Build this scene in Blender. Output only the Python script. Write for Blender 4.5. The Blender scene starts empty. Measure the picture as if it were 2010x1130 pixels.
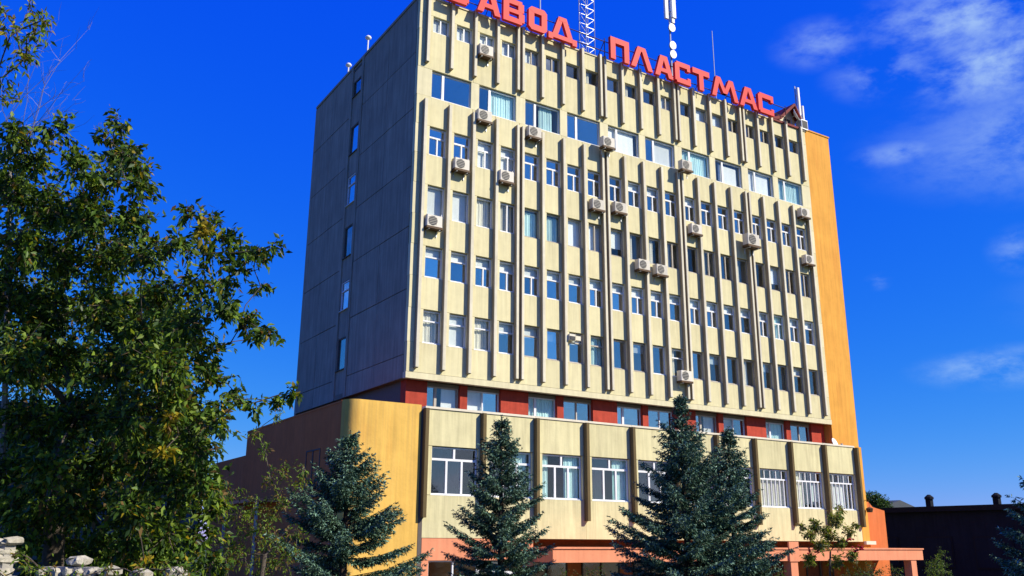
import bpy, math, random
import numpy as np
from mathutils import Vector, Matrix

R = math.radians
rnd = random.Random(7)
nrg = np.random.default_rng(7)
scene = bpy.context.scene
COL = scene.collection

# ------------------------------------------------------------------ camera
CAM = np.array([-18.2102, -38.3843, 3.0])
FPX, YAW, PIT, ROLL = 1747.82, R(32.2276), R(15.9307), R(0.3769)
fw = np.array([math.sin(YAW) * math.cos(PIT), math.cos(YAW) * math.cos(PIT), math.sin(PIT)])
_r = np.array([math.cos(YAW), -math.sin(YAW), 0.0])
_u = np.cross(_r, fw)
rt = _r * math.cos(ROLL) + _u * math.sin(ROLL)
up = -_r * math.sin(ROLL) + _u * math.cos(ROLL)
cd = bpy.data.cameras.new('camera')
cam = bpy.data.objects.new('camera', cd)
COL.objects.link(cam)
M = Matrix(((rt[0], up[0], -fw[0], CAM[0]), (rt[1], up[1], -fw[1], CAM[1]), (rt[2], up[2], -fw[2], CAM[2]), (0, 0, 0, 1)))
cam.matrix_world = M
cd.sensor_width = 36.0
cd.lens = FPX / 2010.0 * 36.0
cd.clip_end = 6000
scene.camera = cam

# ------------------------------------------------------------------ light
SUN_EL, SUN_AZ = 36.0, 141.0          # azimuth clockwise from +Y
w = bpy.data.worlds.new('World'); scene.world = w; w.use_nodes = True
nt = w.node_tree; nt.nodes.clear()
N = nt.nodes.new; L = nt.links.new
sky = N('ShaderNodeTexSky'); sky.sky_type = 'NISHITA'; sky.sun_disc = False
sky.sun_elevation = R(SUN_EL); sky.sun_rotation = R(SUN_AZ)
sky.altitude = 300; sky.air_density = 1.0; sky.dust_density = 0.15; sky.ozone_density = 3.0
# colour response of the photograph: deep saturated blue overhead, paler blue towards the horizon
sep = N('ShaderNodeSeparateColor'); L(sky.outputs[0], sep.inputs[0])
comb = N('ShaderNodeCombineColor')
for ch, (k_, p_, hi_) in enumerate(((.026, 2.43, 4.5), (.389, 1.086, 5.5), (5.75, .06, 8.0))):
    pw = N('ShaderNodeMath'); pw.operation = 'POWER'; pw.inputs[1].default_value = p_; L(sep.outputs[ch], pw.inputs[0])
    ml = N('ShaderNodeMath'); ml.operation = 'MULTIPLY'; ml.inputs[1].default_value = k_; L(pw.outputs[0], ml.inputs[0])
    mn = N('ShaderNodeMath'); mn.operation = 'MINIMUM'; mn.inputs[1].default_value = hi_; L(ml.outputs[0], mn.inputs[0])
    L(mn.outputs[0], comb.inputs[ch])
# clouds: soft noise broken into wisps, thicker in a few patches of sky
tc = N('ShaderNodeTexCoord')
def blob(center, size, amt):
    """soft patch of cloud round a direction"""
    c = Vector(center).normalized()
    d = N('ShaderNodeVectorMath'); d.operation = 'SUBTRACT'; d.inputs[1].default_value = c
    L(tc.outputs['Generated'], d.inputs[0])
    s = N('ShaderNodeVectorMath'); s.operation = 'MULTIPLY'; s.inputs[1].default_value = (1 / size[0], 1 / size[0], 1 / size[1])
    L(d.outputs[0], s.inputs[0])
    ln = N('ShaderNodeVectorMath'); ln.operation = 'LENGTH'; L(s.outputs[0], ln.inputs[0])
    mr = N('ShaderNodeMapRange'); mr.interpolation_type = 'SMOOTHSTEP'
    mr.inputs[1].default_value = 1.0; mr.inputs[2].default_value = 0.0; mr.inputs[3].default_value = 0.0; mr.inputs[4].default_value = amt
    L(ln.outputs[1], mr.inputs[0])
    return mr.outputs[0]
def ray(x, y):
    return fw + rt * (x - 1005) / FPX - up * (y - 565) / FPX
def at_depth(x, y, D): return CAM + ray(x, y) * D
def at_Y(x, y, Y):
    d = ray(x, y); return CAM + d * ((Y - CAM[1]) / d[1])
def at_X(x, y, X):
    d = ray(x, y); return CAM + d * ((X - CAM[0]) / d[0])
patches = [(1920, 20, (.15, .05), 1.0), (1965, 120, (.12, .055), 1.0), (1745, 140, (.075, .035), .62), (1610, 85, (.06, .03), .6),
           (1765, 300, (.06, .018), .55), (1970, 720, (.10, .026), .85), (2010, 490, (.04, .03), .55), (1722, 552, (.018, .012), .45),
           (2300, 200, (.3, .08), .9), (2700, 500, (.3, .06), .8), (-900, 300, (.3, .07), .7)]
acc = None
for (px, py, sz, am) in patches:
    o = blob(ray(px, py), sz, am)
    if acc is None: acc = o
    else:
        mx = N('ShaderNodeMath'); mx.operation = 'MAXIMUM'; L(acc, mx.inputs[0]); L(o, mx.inputs[1]); acc = mx.outputs[0]
mp = N('ShaderNodeMapping'); mp.inputs['Scale'].default_value = (8, 8, 16); mp.inputs['Rotation'].default_value = (.25, .1, .3)
L(tc.outputs['Generated'], mp.inputs[0])
nz = N('ShaderNodeTexNoise'); nz.inputs['Scale'].default_value = 1.6; nz.inputs['Detail'].default_value = 8; nz.inputs['Roughness'].default_value = .6; nz.inputs['Distortion'].default_value = .12
L(mp.outputs[0], nz.inputs['Vector'])
nr = N('ShaderNodeMapRange'); nr.interpolation_type = 'SMOOTHSTEP'; nr.inputs[1].default_value = .36; nr.inputs[2].default_value = .68
L(nz.outputs[0], nr.inputs[0])
cm = N('ShaderNodeMath'); cm.operation = 'MULTIPLY'; L(acc, cm.inputs[0]); L(nr.outputs[0], cm.inputs[1])
cs = N('ShaderNodeMath'); cs.operation = 'MULTIPLY'; cs.inputs[1].default_value = .62; L(cm.outputs[0], cs.inputs[0])
mix = N('ShaderNodeMix'); mix.data_type = 'RGBA'
L(cs.outputs[0], mix.inputs[0]); L(comb.outputs[0], mix.inputs[6]); mix.inputs[7].default_value = (4.3, 6.0, 6.9, 1)
bg = N('ShaderNodeBackground'); bg.inputs[1].default_value = 0.1
L(mix.outputs[2], bg.inputs[0])
wo = N('ShaderNodeOutputWorld'); L(bg.outputs[0], wo.inputs[0])

sl = bpy.data.lights.new('sun', 'SUN'); sl.energy = 4.8; sl.angle = R(.5); sl.color = (1.0, .92, .78)
so = bpy.data.objects.new('sun', sl); COL.objects.link(so)
sd = Vector((math.sin(R(SUN_AZ)) * math.cos(R(SUN_EL)), math.cos(R(SUN_AZ)) * math.cos(R(SUN_EL)), math.sin(R(SUN_EL))))
so.rotation_euler = sd.to_track_quat('Z', 'Y').to_euler()
so.location = (60, -60, 80)
vs = scene.view_settings
vs.view_transform = 'Standard'; vs.look = 'None'; vs.exposure = 0.5; vs.gamma = 1.0; vs.use_curve_mapping = False
scene.cycles.max_bounces = 8; scene.cycles.transparent_max_bounces = 12

# ------------------------------------------------------------------ materials
def mat(name, col, rough=.8, var=.12, scale=3.0, streak=0.0, rand=0.0, bump=0.0, spec=.12, metal=0.0, stain=None, stain_amt=0.0, drip=0.0):
    m = bpy.data.materials.new(name); m.use_nodes = True
    t = m.node_tree; b = t.nodes['Principled BSDF']
    b.inputs['Roughness'].default_value = rough; b.inputs['Metallic'].default_value = metal
    b.inputs['Specular IOR Level'].default_value = spec
    n, l = t.nodes.new, t.links.new
    geo = n('ShaderNodeNewGeometry')
    no = n('ShaderNodeTexNoise'); no.inputs['Scale'].default_value = scale; no.inputs['Detail'].default_value = 6; no.inputs['Roughness'].default_value = .65
    l(geo.outputs['Position'], no.inputs['Vector'])
    mr = n('ShaderNodeMapRange'); mr.inputs[1].default_value = .25; mr.inputs[2].default_value = .75
    mr.inputs[3].default_value = 1 - var; mr.inputs[4].default_value = 1 + var
    l(no.outputs[0], mr.inputs[0]); fac = mr.outputs[0]
    if streak:
        mpn = n('ShaderNodeMapping'); mpn.inputs['Scale'].default_value = (5, 5, .35); l(geo.outputs['Position'], mpn.inputs[0])
        n2 = n('ShaderNodeTexNoise'); n2.inputs['Scale'].default_value = 1.0; n2.inputs['Detail'].default_value = 5; l(mpn.outputs[0], n2.inputs['Vector'])
        m2 = n('ShaderNodeMapRange'); m2.inputs[1].default_value = .3; m2.inputs[2].default_value = .7; m2.inputs[3].default_value = 1 - streak; m2.inputs[4].default_value = 1 + streak * .5
        l(n2.outputs[0], m2.inputs[0])
        mm = n('ShaderNodeMath'); mm.operation = 'MULTIPLY'; l(fac, mm.inputs[0]); l(m2.outputs[0], mm.inputs[1]); fac = mm.outputs[0]
    if rand:
        oi = n('ShaderNodeObjectInfo')
        m3 = n('ShaderNodeMapRange'); m3.inputs[3].default_value = 1 - rand; m3.inputs[4].default_value = 1 + rand; l(oi.outputs['Random'], m3.inputs[0])
        mm = n('ShaderNodeMath'); mm.operation = 'MULTIPLY'; l(fac, mm.inputs[0]); l(m3.outputs[0], mm.inputs[1]); fac = mm.outputs[0]
    vm = n('ShaderNodeVectorMath'); vm.operation = 'SCALE'; vm.inputs[0].default_value = col
    l(fac, vm.inputs['Scale'])
    out = vm.outputs[0]
    if stain:
        mpn = n('ShaderNodeMapping'); mpn.inputs['Scale'].default_value = (.9, .9, .16); l(geo.outputs['Position'], mpn.inputs[0])
        n4 = n('ShaderNodeTexNoise'); n4.inputs['Scale'].default_value = 1.3; n4.inputs['Detail'].default_value = 7; n4.inputs['Roughness'].default_value = .7; l(mpn.outputs[0], n4.inputs['Vector'])
        m4 = n('ShaderNodeMapRange'); m4.inputs[1].default_value = .54; m4.inputs[2].default_value = .78; m4.inputs[4].default_value = stain_amt; l(n4.outputs[0], m4.inputs[0])
        mx = n('ShaderNodeMix'); mx.data_type = 'RGBA'; l(m4.outputs[0], mx.inputs[0]); l(out, mx.inputs[6]); mx.inputs[7].default_value = (*stain, 1); out = mx.outputs[2]
    if drip:      # dirt washed down in runs from the sill above
        tcn = n('ShaderNodeTexCoord'); sx = n('ShaderNodeSeparateXYZ'); l(tcn.outputs['Generated'], sx.inputs[0])
        mpd = n('ShaderNodeMapping'); mpd.inputs['Scale'].default_value = (9, 9, .12); l(geo.outputs['Position'], mpd.inputs[0])
        nd = n('ShaderNodeTexNoise'); nd.inputs['Scale'].default_value = 1.0; nd.inputs['Detail'].default_value = 3; l(mpd.outputs[0], nd.inputs['Vector'])
        md = n('ShaderNodeMapRange'); md.inputs[1].default_value = .45; md.inputs[2].default_value = .75; l(nd.outputs[0], md.inputs[0])
        pz = n('ShaderNodeMath'); pz.operation = 'POWER'; pz.inputs[1].default_value = 1.6; l(sx.outputs[2], pz.inputs[0])
        pm = n('ShaderNodeMath'); pm.operation = 'MULTIPLY'; l(pz.outputs[0], pm.inputs[0]); l(md.outputs[0], pm.inputs[1])
        pa = n('ShaderNodeMath'); pa.operation = 'MULTIPLY'; pa.inputs[1].default_value = drip * 2; pa.use_clamp = True; l(pm.outputs[0], pa.inputs[0])
        mxd = n('ShaderNodeMix'); mxd.data_type = 'RGBA'; l(pa.outputs[0], mxd.inputs[0]); l(out, mxd.inputs[6]); mxd.inputs[7].default_value = (.25, .19, .11, 1); out = mxd.outputs[2]
    l(out, b.inputs['Base Color'])
    if bump:
        n5 = n('ShaderNodeTexNoise'); n5.inputs['Scale'].default_value = scale * 9; n5.inputs['Detail'].default_value = 4; l(geo.outputs['Position'], n5.inputs['Vector'])
        bp = n('ShaderNodeBump'); bp.inputs['Strength'].default_value = bump; bp.inputs['Distance'].default_value = .02
        l(n5.outputs[0], bp.inputs['Height']); l(bp.outputs[0], b.inputs['Normal'])
    return m

def leaf_mat(name, col, trans=.35, rough=.45, var=.35, spec=.18):
    m = bpy.data.materials.new(name); m.use_nodes = True
    t = m.node_tree; b = t.nodes['Principled BSDF']; out = t.nodes['Material Output']
    n, l = t.nodes.new, t.links.new
    geo = n('ShaderNodeNewGeometry')
    mr = n('ShaderNodeMapRange'); mr.inputs[3].default_value = 1 - var; mr.inputs[4].default_value = 1 + var
    l(geo.outputs['Random Per Island'], mr.inputs[0])
    vm = n('ShaderNodeVectorMath'); vm.operation = 'SCALE'; vm.inputs[0].default_value = col; l(mr.outputs[0], vm.inputs['Scale'])
    l(vm.outputs[0], b.inputs['Base Color']); b.inputs['Roughness'].default_value = rough; b.inputs['Specular IOR Level'].default_value = spec
    if trans:
        tr = n('ShaderNodeBsdfTranslucent')
        v2 = n('ShaderNodeVectorMath'); v2.operation = 'MULTIPLY'; v2.inputs[1].default_value = (1.5, 1.35, .5); l(vm.outputs[0], v2.inputs[0]); l(v2.outputs[0], tr.inputs[0])
        mx = n('ShaderNodeMixShader'); mx.inputs[0].default_value = trans
        l(b.outputs[0], mx.inputs[1]); l(tr.outputs[0], mx.inputs[2]); l(mx.outputs[0], out.inputs[0])
    return m

def glass_mat(name, base=.16, tcol=(.62, .72, .74), rough=.03):
    m = bpy.data.materials.new(name); m.use_nodes = True
    t = m.node_tree; t.nodes.remove(t.nodes['Principled BSDF']); out = t.nodes['Material Output']
    n, l = t.nodes.new, t.links.new
    tr = n('ShaderNodeBsdfTransparent'); tr.inputs[0].default_value = (*tcol, 1)
    gl = n('ShaderNodeBsdfGlossy'); gl.inputs['Roughness'].default_value = rough; gl.inputs[0].default_value = (.95, .97, 1, 1)
    lw = n('ShaderNodeLayerWeight'); lw.inputs[0].default_value = .5
    fr = n('ShaderNodeMath'); fr.operation = 'POWER'; fr.inputs[1].default_value = 4.0; l(lw.outputs['Facing'], fr.inputs[0])
    oi = n('ShaderNodeObjectInfo')
    mr = n('ShaderNodeMapRange'); mr.inputs[3].default_value = base * .6; mr.inputs[4].default_value = base * 1.4; l(oi.outputs['Random'], mr.inputs[0])
    ad = n('ShaderNodeMath'); ad.operation = 'ADD'; ad.use_clamp = True; l(fr.outputs[0], ad.inputs[0]); l(mr.outputs[0], ad.inputs[1])
    geo = n('ShaderNodeNewGeometry')
    nn = n('ShaderNodeTexNoise'); nn.inputs['Scale'].default_value = 1.1; l(geo.outputs['Position'], nn.inputs['Vector'])
    bp = n('ShaderNodeBump'); bp.inputs['Strength'].default_value = .06; bp.inputs['Distance'].default_value = .05; l(nn.outputs[0], bp.inputs['Height']); l(bp.outputs[0], gl.inputs['Normal'])
    mx = n('ShaderNodeMixShader'); l(ad.outputs[0], mx.inputs[0]); l(tr.outputs[0], mx.inputs[1]); l(gl.outputs[0], mx.inputs[2]); l(mx.outputs[0], out.inputs[0])
    return m

MT = dict(
    beige=mat('beige_panel', (.65, .595, .35), .85, .08, 1.6, .10, .05, .25, stain=(.40, .30, .14), stain_amt=.4, drip=.13),
    pier=mat('beige_pier', (.66, .605, .38), .85, .07, 2.0, .1, .04, .2),
    finshade=mat('fin_side_shade', (.33, .27, .165), .85, .12, 2.0, .14, .06, .2),  # fin colour darkened to carry the shade of the sides
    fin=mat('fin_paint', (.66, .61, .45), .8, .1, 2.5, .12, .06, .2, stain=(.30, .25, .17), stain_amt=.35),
    lowbeige=mat('annex_render', (.63, .575, .32), .85, .1, 1.1, .15, .05, .25, stain=(.34, .30, .18), stain_amt=.45, drip=.14),
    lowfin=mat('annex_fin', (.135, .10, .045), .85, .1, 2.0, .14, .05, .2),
    coping=mat('pale_coping', (.68, .62, .47), .8, .1, 2.0),
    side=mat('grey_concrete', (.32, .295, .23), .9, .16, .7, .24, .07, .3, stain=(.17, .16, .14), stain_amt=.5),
    orange=mat('orange_render', (.69, .335, .06), .85, .13, .7, .14, 0, .3, stain=(.50, .17, .035), stain_amt=.45),
    brick=mat('red_orange_render_and_shade', (.60, .165, .05), .85, .12, 1.0, .1, 0, .25, stain=(.60, .24, .11), stain_amt=.4),  # also carries the painted shade of the annex side wall
    salmon=mat('salmon_render', (.70, .27, .14), .85, .1, 1.2, .1, 0, .2),
    red=mat('red_tile_wall', (.40, .055, .03), .7, .18, 4.0, .15, .1, .2),
    letter=mat('red_sign_paint', (.66, .04, .03), .5, .08, 3.0, 0, .06),
    darkred=mat('dark_red_sheet', (.16, .018, .014), .6, .2, 3.0),
    steel=mat('galvanised_steel', (.42, .44, .46), .45, .1, 5.0, metal=.6),
    whitepaint=mat('white_paint', (.76, .76, .74), .5, .05, 4.0),
    upvc=mat('white_window_frame', (.74, .75, .74), .4, .04, 4.0),
    oldframe=mat('weathered_window_frame', (.44, .40, .33), .7, .15, 6.0, rand=.15),
    darkframe=mat('dark_window_frame', (.12, .10, .085), .6, .1, 6.0),
    blind=mat('pale_blind', (.78, .79, .74), .8, .06, 3.0, .08, .18),
    mint=mat('mint_curtain', (.58, .80, .76), .85, .08, 4.0, .25, .1),
    cream=mat('cream_curtain', (.74, .70, .56), .85, .08, 4.0, .25, .15),
    roomdark=mat('dim_room_wall', (.06, .075, .075), .9, .1, 1.0),
    glassdim=glass_mat('clean_window_glass', .10, (.85, .93, .92)),
    apricot=mat('apricot_render', (.70, .43, .095), .85, .13, .8, .14, 0, .3, stain=(.56, .22, .04), stain_amt=.4, drip=.16),
    room=mat('room_plaster', (.42, .41, .38), .9, .1, 1.0),
    acwhite=mat('ac_casing', (.60, .56, .46), .5, .06, 5.0, rand=.16),
    acdark=mat('ac_grille', (.06, .06, .06), .5, .1, 8.0),
    roof=mat('roof_felt', (.09, .09, .09), .9, .2, 2.0),
    soffit=mat('soffit_concrete', (.22, .19, .14), .9, .15, 2.0),
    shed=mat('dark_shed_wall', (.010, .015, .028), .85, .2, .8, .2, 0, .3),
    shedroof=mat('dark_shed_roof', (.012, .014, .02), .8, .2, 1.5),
    greywall=mat('grey_outbuilding_wall', (.14, .14, .13), .9, .15, 1.0, .15),
    greyroof=mat('grey_sheet_roof', (.07, .08, .09), .7, .15, 1.5),
    stone=mat('whitewashed_stone', (.42, .39, .31), .95, .4, 11.0, 0, .15, .6, stain=(.14, .13, .10), stain_amt=.75),
    mortar=mat('lime_mortar', (.33, .31, .27), .95, .2, 6.0, bump=.5),
    bark=mat('grey_bark', (.11, .09, .07), .95, .35, 14.0, .3, bump=.8),
    sbark=mat('spruce_bark', (.07, .05, .038), .95, .35, 14.0, .3, bump=.8),
    twig=mat('pale_twig', (.26, .23, .19), .9, .2, 10.0),
    asphalt=mat('asphalt', (.05, .05, .052), .9, .2, 6.0, bump=.4),
    grass=mat('lawn', (.045, .065, .02), .95, .4, 2.5, bump=.8),
    paving=mat('concrete_paving', (.24, .23, .21), .9, .15, 3.0, bump=.3),
    kerb=mat('kerb_concrete', (.32, .31, .29), .9, .12, 4.0),
    clear=glass_mat('clear_window_glass', .05, (.96, .98, .98)),
    glassblue=glass_mat('reflecting_window_glass', .42, (.90, .95, .96)),
    glass=glass_mat('window_glass', .26, (.90, .94, .95)),
    glassbig=glass_mat('coated_window_glass', .34, (.86, .97, .97)),
    glassdark=glass_mat('old_window_glass', .14, (.86, .9, .9), .06),
    leaf=leaf_mat('green_leaf', (.070, .135, .018), .36, .42),
    leafdark=leaf_mat('dark_green_leaf', (.030, .062, .015), .28, .4),
    leaflight=leaf_mat('light_green_leaf', (.17, .25, .03), .42, .45),
    leafyellow=leaf_mat('yellow_leaf', (.34, .27, .025), .45, .5),
    leafbrown=leaf_mat('turning_leaf', (.16, .10, .035), .35, .6),
    leafpale=leaf_mat('pale_autumn_leaf', (.30, .27, .12), .4, .6),
    berry=mat('red_berries', (.38, .02, .025), .4, .1, 20.0),
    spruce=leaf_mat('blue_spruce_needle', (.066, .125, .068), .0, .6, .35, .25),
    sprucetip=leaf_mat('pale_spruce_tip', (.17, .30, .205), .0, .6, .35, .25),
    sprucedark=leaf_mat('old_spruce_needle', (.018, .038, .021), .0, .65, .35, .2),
    lamp=mat('dark_lamp_metal', (.10, .06, .03), .5, .1, 6.0),
)

# ------------------------------------------------------------------ mesh helpers
class MB:
    def __init__(s): s.v = []; s.f = []
    def quad(s, a, b, c, d):
        i = len(s.v); s.v += [a, b, c, d]; s.f.append((i, i + 1, i + 2, i + 3))
    def box(s, x0, x1, y0, y1, z0, z1):
        i = len(s.v)
        s.v += [(x0, y0, z0), (x1, y0, z0), (x1, y1, z0), (x0, y1, z0), (x0, y0, z1), (x1, y0, z1), (x1, y1, z1), (x0, y1, z1)]
        s.f += [(i, i + 3, i + 2, i + 1), (i + 4, i + 5, i + 6, i + 7), (i, i + 1, i + 5, i + 4), (i + 1, i + 2, i + 6, i + 5), (i + 2, i + 3, i + 7, i + 6), (i + 3, i, i + 4, i + 7)]
        return s
    def cbox(s, x0, x1, y0, y1, z0, z1, c=.02):
        """box with chamfered vertical front edges"""
        return s.prism([(x0, y0 + c), (x0 + c, y0), (x1 - c, y0), (x1, y0 + c), (x1, y1), (x0, y1)], z0, z1)
    def prism(s, pts, z0, z1):
        n = len(pts); i = len(s.v)
        s.v += [(p[0], p[1], z0) for p in pts] + [(p[0], p[1], z1) for p in pts]
        s.f.append(tuple(i + k for k in reversed(range(n)))); s.f.append(tuple(i + n + k for k in range(n)))
        for k in range(n):
            k2 = (k + 1) % n; s.f.append((i + k, i + k2, i + n + k2, i + n + k))
        return s
    def prism_y(s, pts, y0, y1):
        """outline in XZ (counter-clockwise seen from -Y), extruded along Y"""
        n = len(pts); i = len(s.v)
        s.v += [(p[0], y0, p[1]) for p in pts] + [(p[0], y1, p[1]) for p in pts]
        s.f.append(tuple(i + k for k in range(n))); s.f.append(tuple(i + n + k for k in reversed(range(n))))
        for k in range(n):
            k2 = (k + 1) % n; s.f.append((i + k2, i + k, i + n + k, i + n + k2))
        return s
    def tube(s, pts, rads, n=6, cap=True):
        pts = [Vector(p) for p in pts]; base = len(s.v); prev = None
        for k, p in enumerate(pts):
            d = (pts[min(k + 1, len(pts) - 1)] - pts[max(k - 1, 0)]).normalized()
            a = d.orthogonal().normalized() if prev is None else (prev - d * prev.dot(d)).normalized()
            prev = a; b = d.cross(a)
            for j in range(n):
                t = 2 * math.pi * j / n; s.v.append(tuple(p + (a * math.cos(t) + b * math.sin(t)) * rads[k]))
        for k in range(len(pts) - 1):
            for j in range(n):
                j2 = (j + 1) % n
                s.f.append((base + k * n + j, base + k * n + j2, base + (k + 1) * n + j2, base + (k + 1) * n + j))
        if cap:
            s.f.append(tuple(base + j for j in reversed(range(n)))); s.f.append(tuple(base + (len(pts) - 1) * n + j for j in range(n)))
        return s
    def disc_y(s, cx, y, cz, r, n=16, th=.01):
        return s.prism_y([(cx + r * math.cos(2 * math.pi * k / n), cz + r * math.sin(2 * math.pi * k / n)) for k in range(n)], y, y + th)
    def mesh(s, name, m, smooth=False):
        me = bpy.data.meshes.new(name); me.from_pydata([tuple(map(float, p)) for p in s.v], [], s.f)
        me.materials.append(m)
        if smooth: me.polygons.foreach_set('use_smooth', [True] * len(me.polygons))
        me.update(); return me
    def build(s, name, m, parent=None, loc=None, smooth=False):
        return inst(name, s.mesh(name, m, smooth), parent, loc)

def inst(name, me, parent=None, loc=None, rot=None):
    o = bpy.data.objects.new(name, me); COL.objects.link(o)
    if parent: o.parent = parent
    if loc is not None: o.location = tuple(map(float, loc))
    if rot is not None: o.rotation_euler = rot
    return o
def tag(o, label=None, cat=None, group=None, kind=None):
    for k, v in (('label', label), ('category', cat), ('group', group), ('kind', kind)):
        if v: o[k] = v
    return o
def thing(name, label, cat, loc=(0, 0, 0), rz=0, group=None):
    o = bpy.data.objects.new(name, None); COL.objects.link(o)
    o.empty_display_size = .2
    o.location = tuple(map(float, loc)); o.rotation_euler = (0, 0, rz); return tag(o, label, cat, group)
_cache = {}
def cached(key, fn):
    if key not in _cache: _cache[key] = fn()
    return _cache[key]

# ------------------------------------------------------------------ setting: ground
def smooth(a, b, x):
    t = np.clip((x - a) / (b - a), 0, 1); return t * t * (3 - 2 * t)
def ground_z(x, y):
    # photographer's bank is higher than the forecourt of the building
    d = (x - CAM[0]) * math.sin(YAW) + (y - CAM[1]) * math.cos(YAW)
    near = 1 - smooth(10, 24, np.asarray(d, float))
    return -.4 + near * 1.75
xs = np.concatenate([np.linspace(-1500, -80, 8), np.arange(-70, 90, 2.0), np.linspace(100, 1500, 8)])
ys = np.concatenate([np.linspace(-1500, -80, 8), np.arange(-70, 70, 2.0), np.linspace(80, 1500, 8)])
gx, gy = np.meshgrid(xs, ys)
gz = ground_z(gx, gy) + .04 * np.sin(gx * .9) * np.cos(gy * .7)
far = np.maximum(np.abs(gx), np.abs(gy)) > 75
gz = np.where(far, np.minimum(gz, .0) - .2, gz)
gv = np.stack([gx, gy, gz], -1).reshape(-1, 3); nx = len(xs)
gf = [(j * nx + i, j * nx + i + 1, (j + 1) * nx + i + 1, (j + 1) * nx + i) for j in range(len(ys) - 1) for i in range(nx - 1)]
me = bpy.data.meshes.new('ground'); me.from_pydata([tuple(p) for p in gv.tolist()], [], gf); me.materials.append(MT['grass'])
tag(inst('ground', me), kind='structure')
b = MB(); b.box(-6, 39, -9.2, -4.6, -.5, -.26); tag(b.build('pavement', MT['paving']), kind='structure')
b = MB(); b.box(-6, 39, -9.42, -9.2, -.55, -.22); tag(b.build('kerb', MT['kerb']), kind='structure')

# ------------------------------------------------------------------ the office building
BLD = thing('office_building', 'tall seven storey beige office block with vertical fins, orange stair tower and low annex', 'building', (0, 0, 0))
ZB, ZT, W, DP = 10.585, 31.6, 30.85, 15.8
BW = 1.4606
def fx(i): return .454 + BW * i + .108 * (i // 4)
FL = 3.3
heads = [30.55, 27.25, 23.95, 20.65, 17.33, 14.02]      # window heads, top row first
sills = [29.62, 25.70, 22.40, 19.03, 15.75, 12.38]

# core slabs and rooms behind the windows
b = MB()
for z in [ZB + .3] + [h + .62 for h in heads]:
    b.box(.3, W - .1, .45, DP - .3, z - .3, z)
b.build('floor_slab', MT['room'], BLD)
b = MB(); b.box(.3, W - .1, 4.2, 4.4, ZB + .31, ZT - .7); b.build('inner_wall', MT['room'], BLD)
b = MB()
for i in range(2, 20, 2): b.box(fx(i) - .05, fx(i) + .05, .45, 4.19, ZB + .31, ZT - .7)
b.build('partition', MT['room'], BLD)
b = MB(); b.box(.02, W, .05, DP, ZT - .35, ZT - .2); b.build('roof', MT['roof'], BLD)
b = MB(); b.box(.0, W, .0, DP, ZB - .0, ZB + .28); b.build('soffit', MT['soffit'], BLD)

# front: spandrel panels per bay, piers between windows
def panel(x0, x1, z0, z1, m='beige', y=0.0, th=.3):
    g = .012
    key = ('panel', round(x1 - x0, 3), round(z1 - z0, 3), m)
    me = cached(key, lambda: MB().box(g, x1 - x0 - g, 0, th, g, z1 - z0 - g).mesh('wall_panel', MT[m]))
    return inst('wall_panel', me, BLD, (x0, y + rnd.uniform(-.006, .006), z0))
edges = [fx(i) for i in range(21)]; edges[0] = 0.0; edges[20] = W
for i in range(20):
    x0, x1 = edges[i], edges[i + 1]
    panel(x0, x1, heads[0], ZT)
    panel(x0, x1, heads[1] + .04, sills[0] - .03)
    for r in range(2, 5): panel(x0, x1, heads[r + 1] + .04, sills[r] - .03)
    panel(x0, x1, heads[2] + .04, sills[1] - .03)
    panel(x0, x1, ZB + .28, sills[5] - .03)
b = MB(); b.box(-.02, W + .02, -.03, .3, ZB - .03, ZB + .27); b.build('bottom_beam', MT['pier'], BLD)
WOFF, WWID = .37, 1.0
def pier(x0, x1, z0, z1):
    key = ('pier', round(x1 - x0, 3), round(z1 - z0, 3))
    me = cached(key, lambda: MB().box(0, x1 - x0, 0, .3, 0, z1 - z0).mesh('window_pier', MT['pier']))
    return inst('window_pier', me, BLD, (x0, .004, z0))
for r in (0, 2, 3, 4, 5):
    prev = 0.0
    for i in range(20):
        a = fx(i) + WOFF
        pier(prev, a, sills[r] - .03, heads[r] + (.0 if r == 0 else .04)); prev = a + WWID
    pier(prev, W, sills[r] - .03, heads[r] + (.0 if r == 0 else .04))
prev = 0.0
for k in range(10):
    a = fx(2 * k) + .40; pier(prev, a, sills[1] - .03, heads[1] + .04); prev = a + 2.42
pier(prev, W, sills[1] - .03, heads[1] + .04)

# fins: brown blades, shade painted into the sides, with a pale front edge
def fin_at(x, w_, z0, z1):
    me = cached(('fin', w_, z0, z1), lambda: MB().box(-w_ / 2, w_ / 2, -.23, -.008, z0, z1).mesh('fin', MT['finshade']))
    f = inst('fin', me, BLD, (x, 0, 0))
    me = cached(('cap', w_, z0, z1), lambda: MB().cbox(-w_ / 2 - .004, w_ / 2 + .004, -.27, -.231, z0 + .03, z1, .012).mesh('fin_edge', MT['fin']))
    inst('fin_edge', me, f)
for i in range(21):
    for (z0, z1) in ((11.05, 25.38), (27.55, ZT + .12)):
        if i % 4 == 0 and 0 < i < 20:
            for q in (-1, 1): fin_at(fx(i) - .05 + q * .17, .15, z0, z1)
            g = cached(('groove', z0, z1), lambda: MB().box(-.09, .09, -.12, -.008, z0 + .1, z1).mesh('downpipe_cover', MT['finshade']))  # strip between double fins, in the same painted shade
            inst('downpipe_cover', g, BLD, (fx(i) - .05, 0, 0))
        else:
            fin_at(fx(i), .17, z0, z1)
b = MB(); b.box(-.06, W + .02, -.06, .32, ZT, ZT + .1); b.build('parapet_coping', MT['coping'], BLD)

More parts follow.
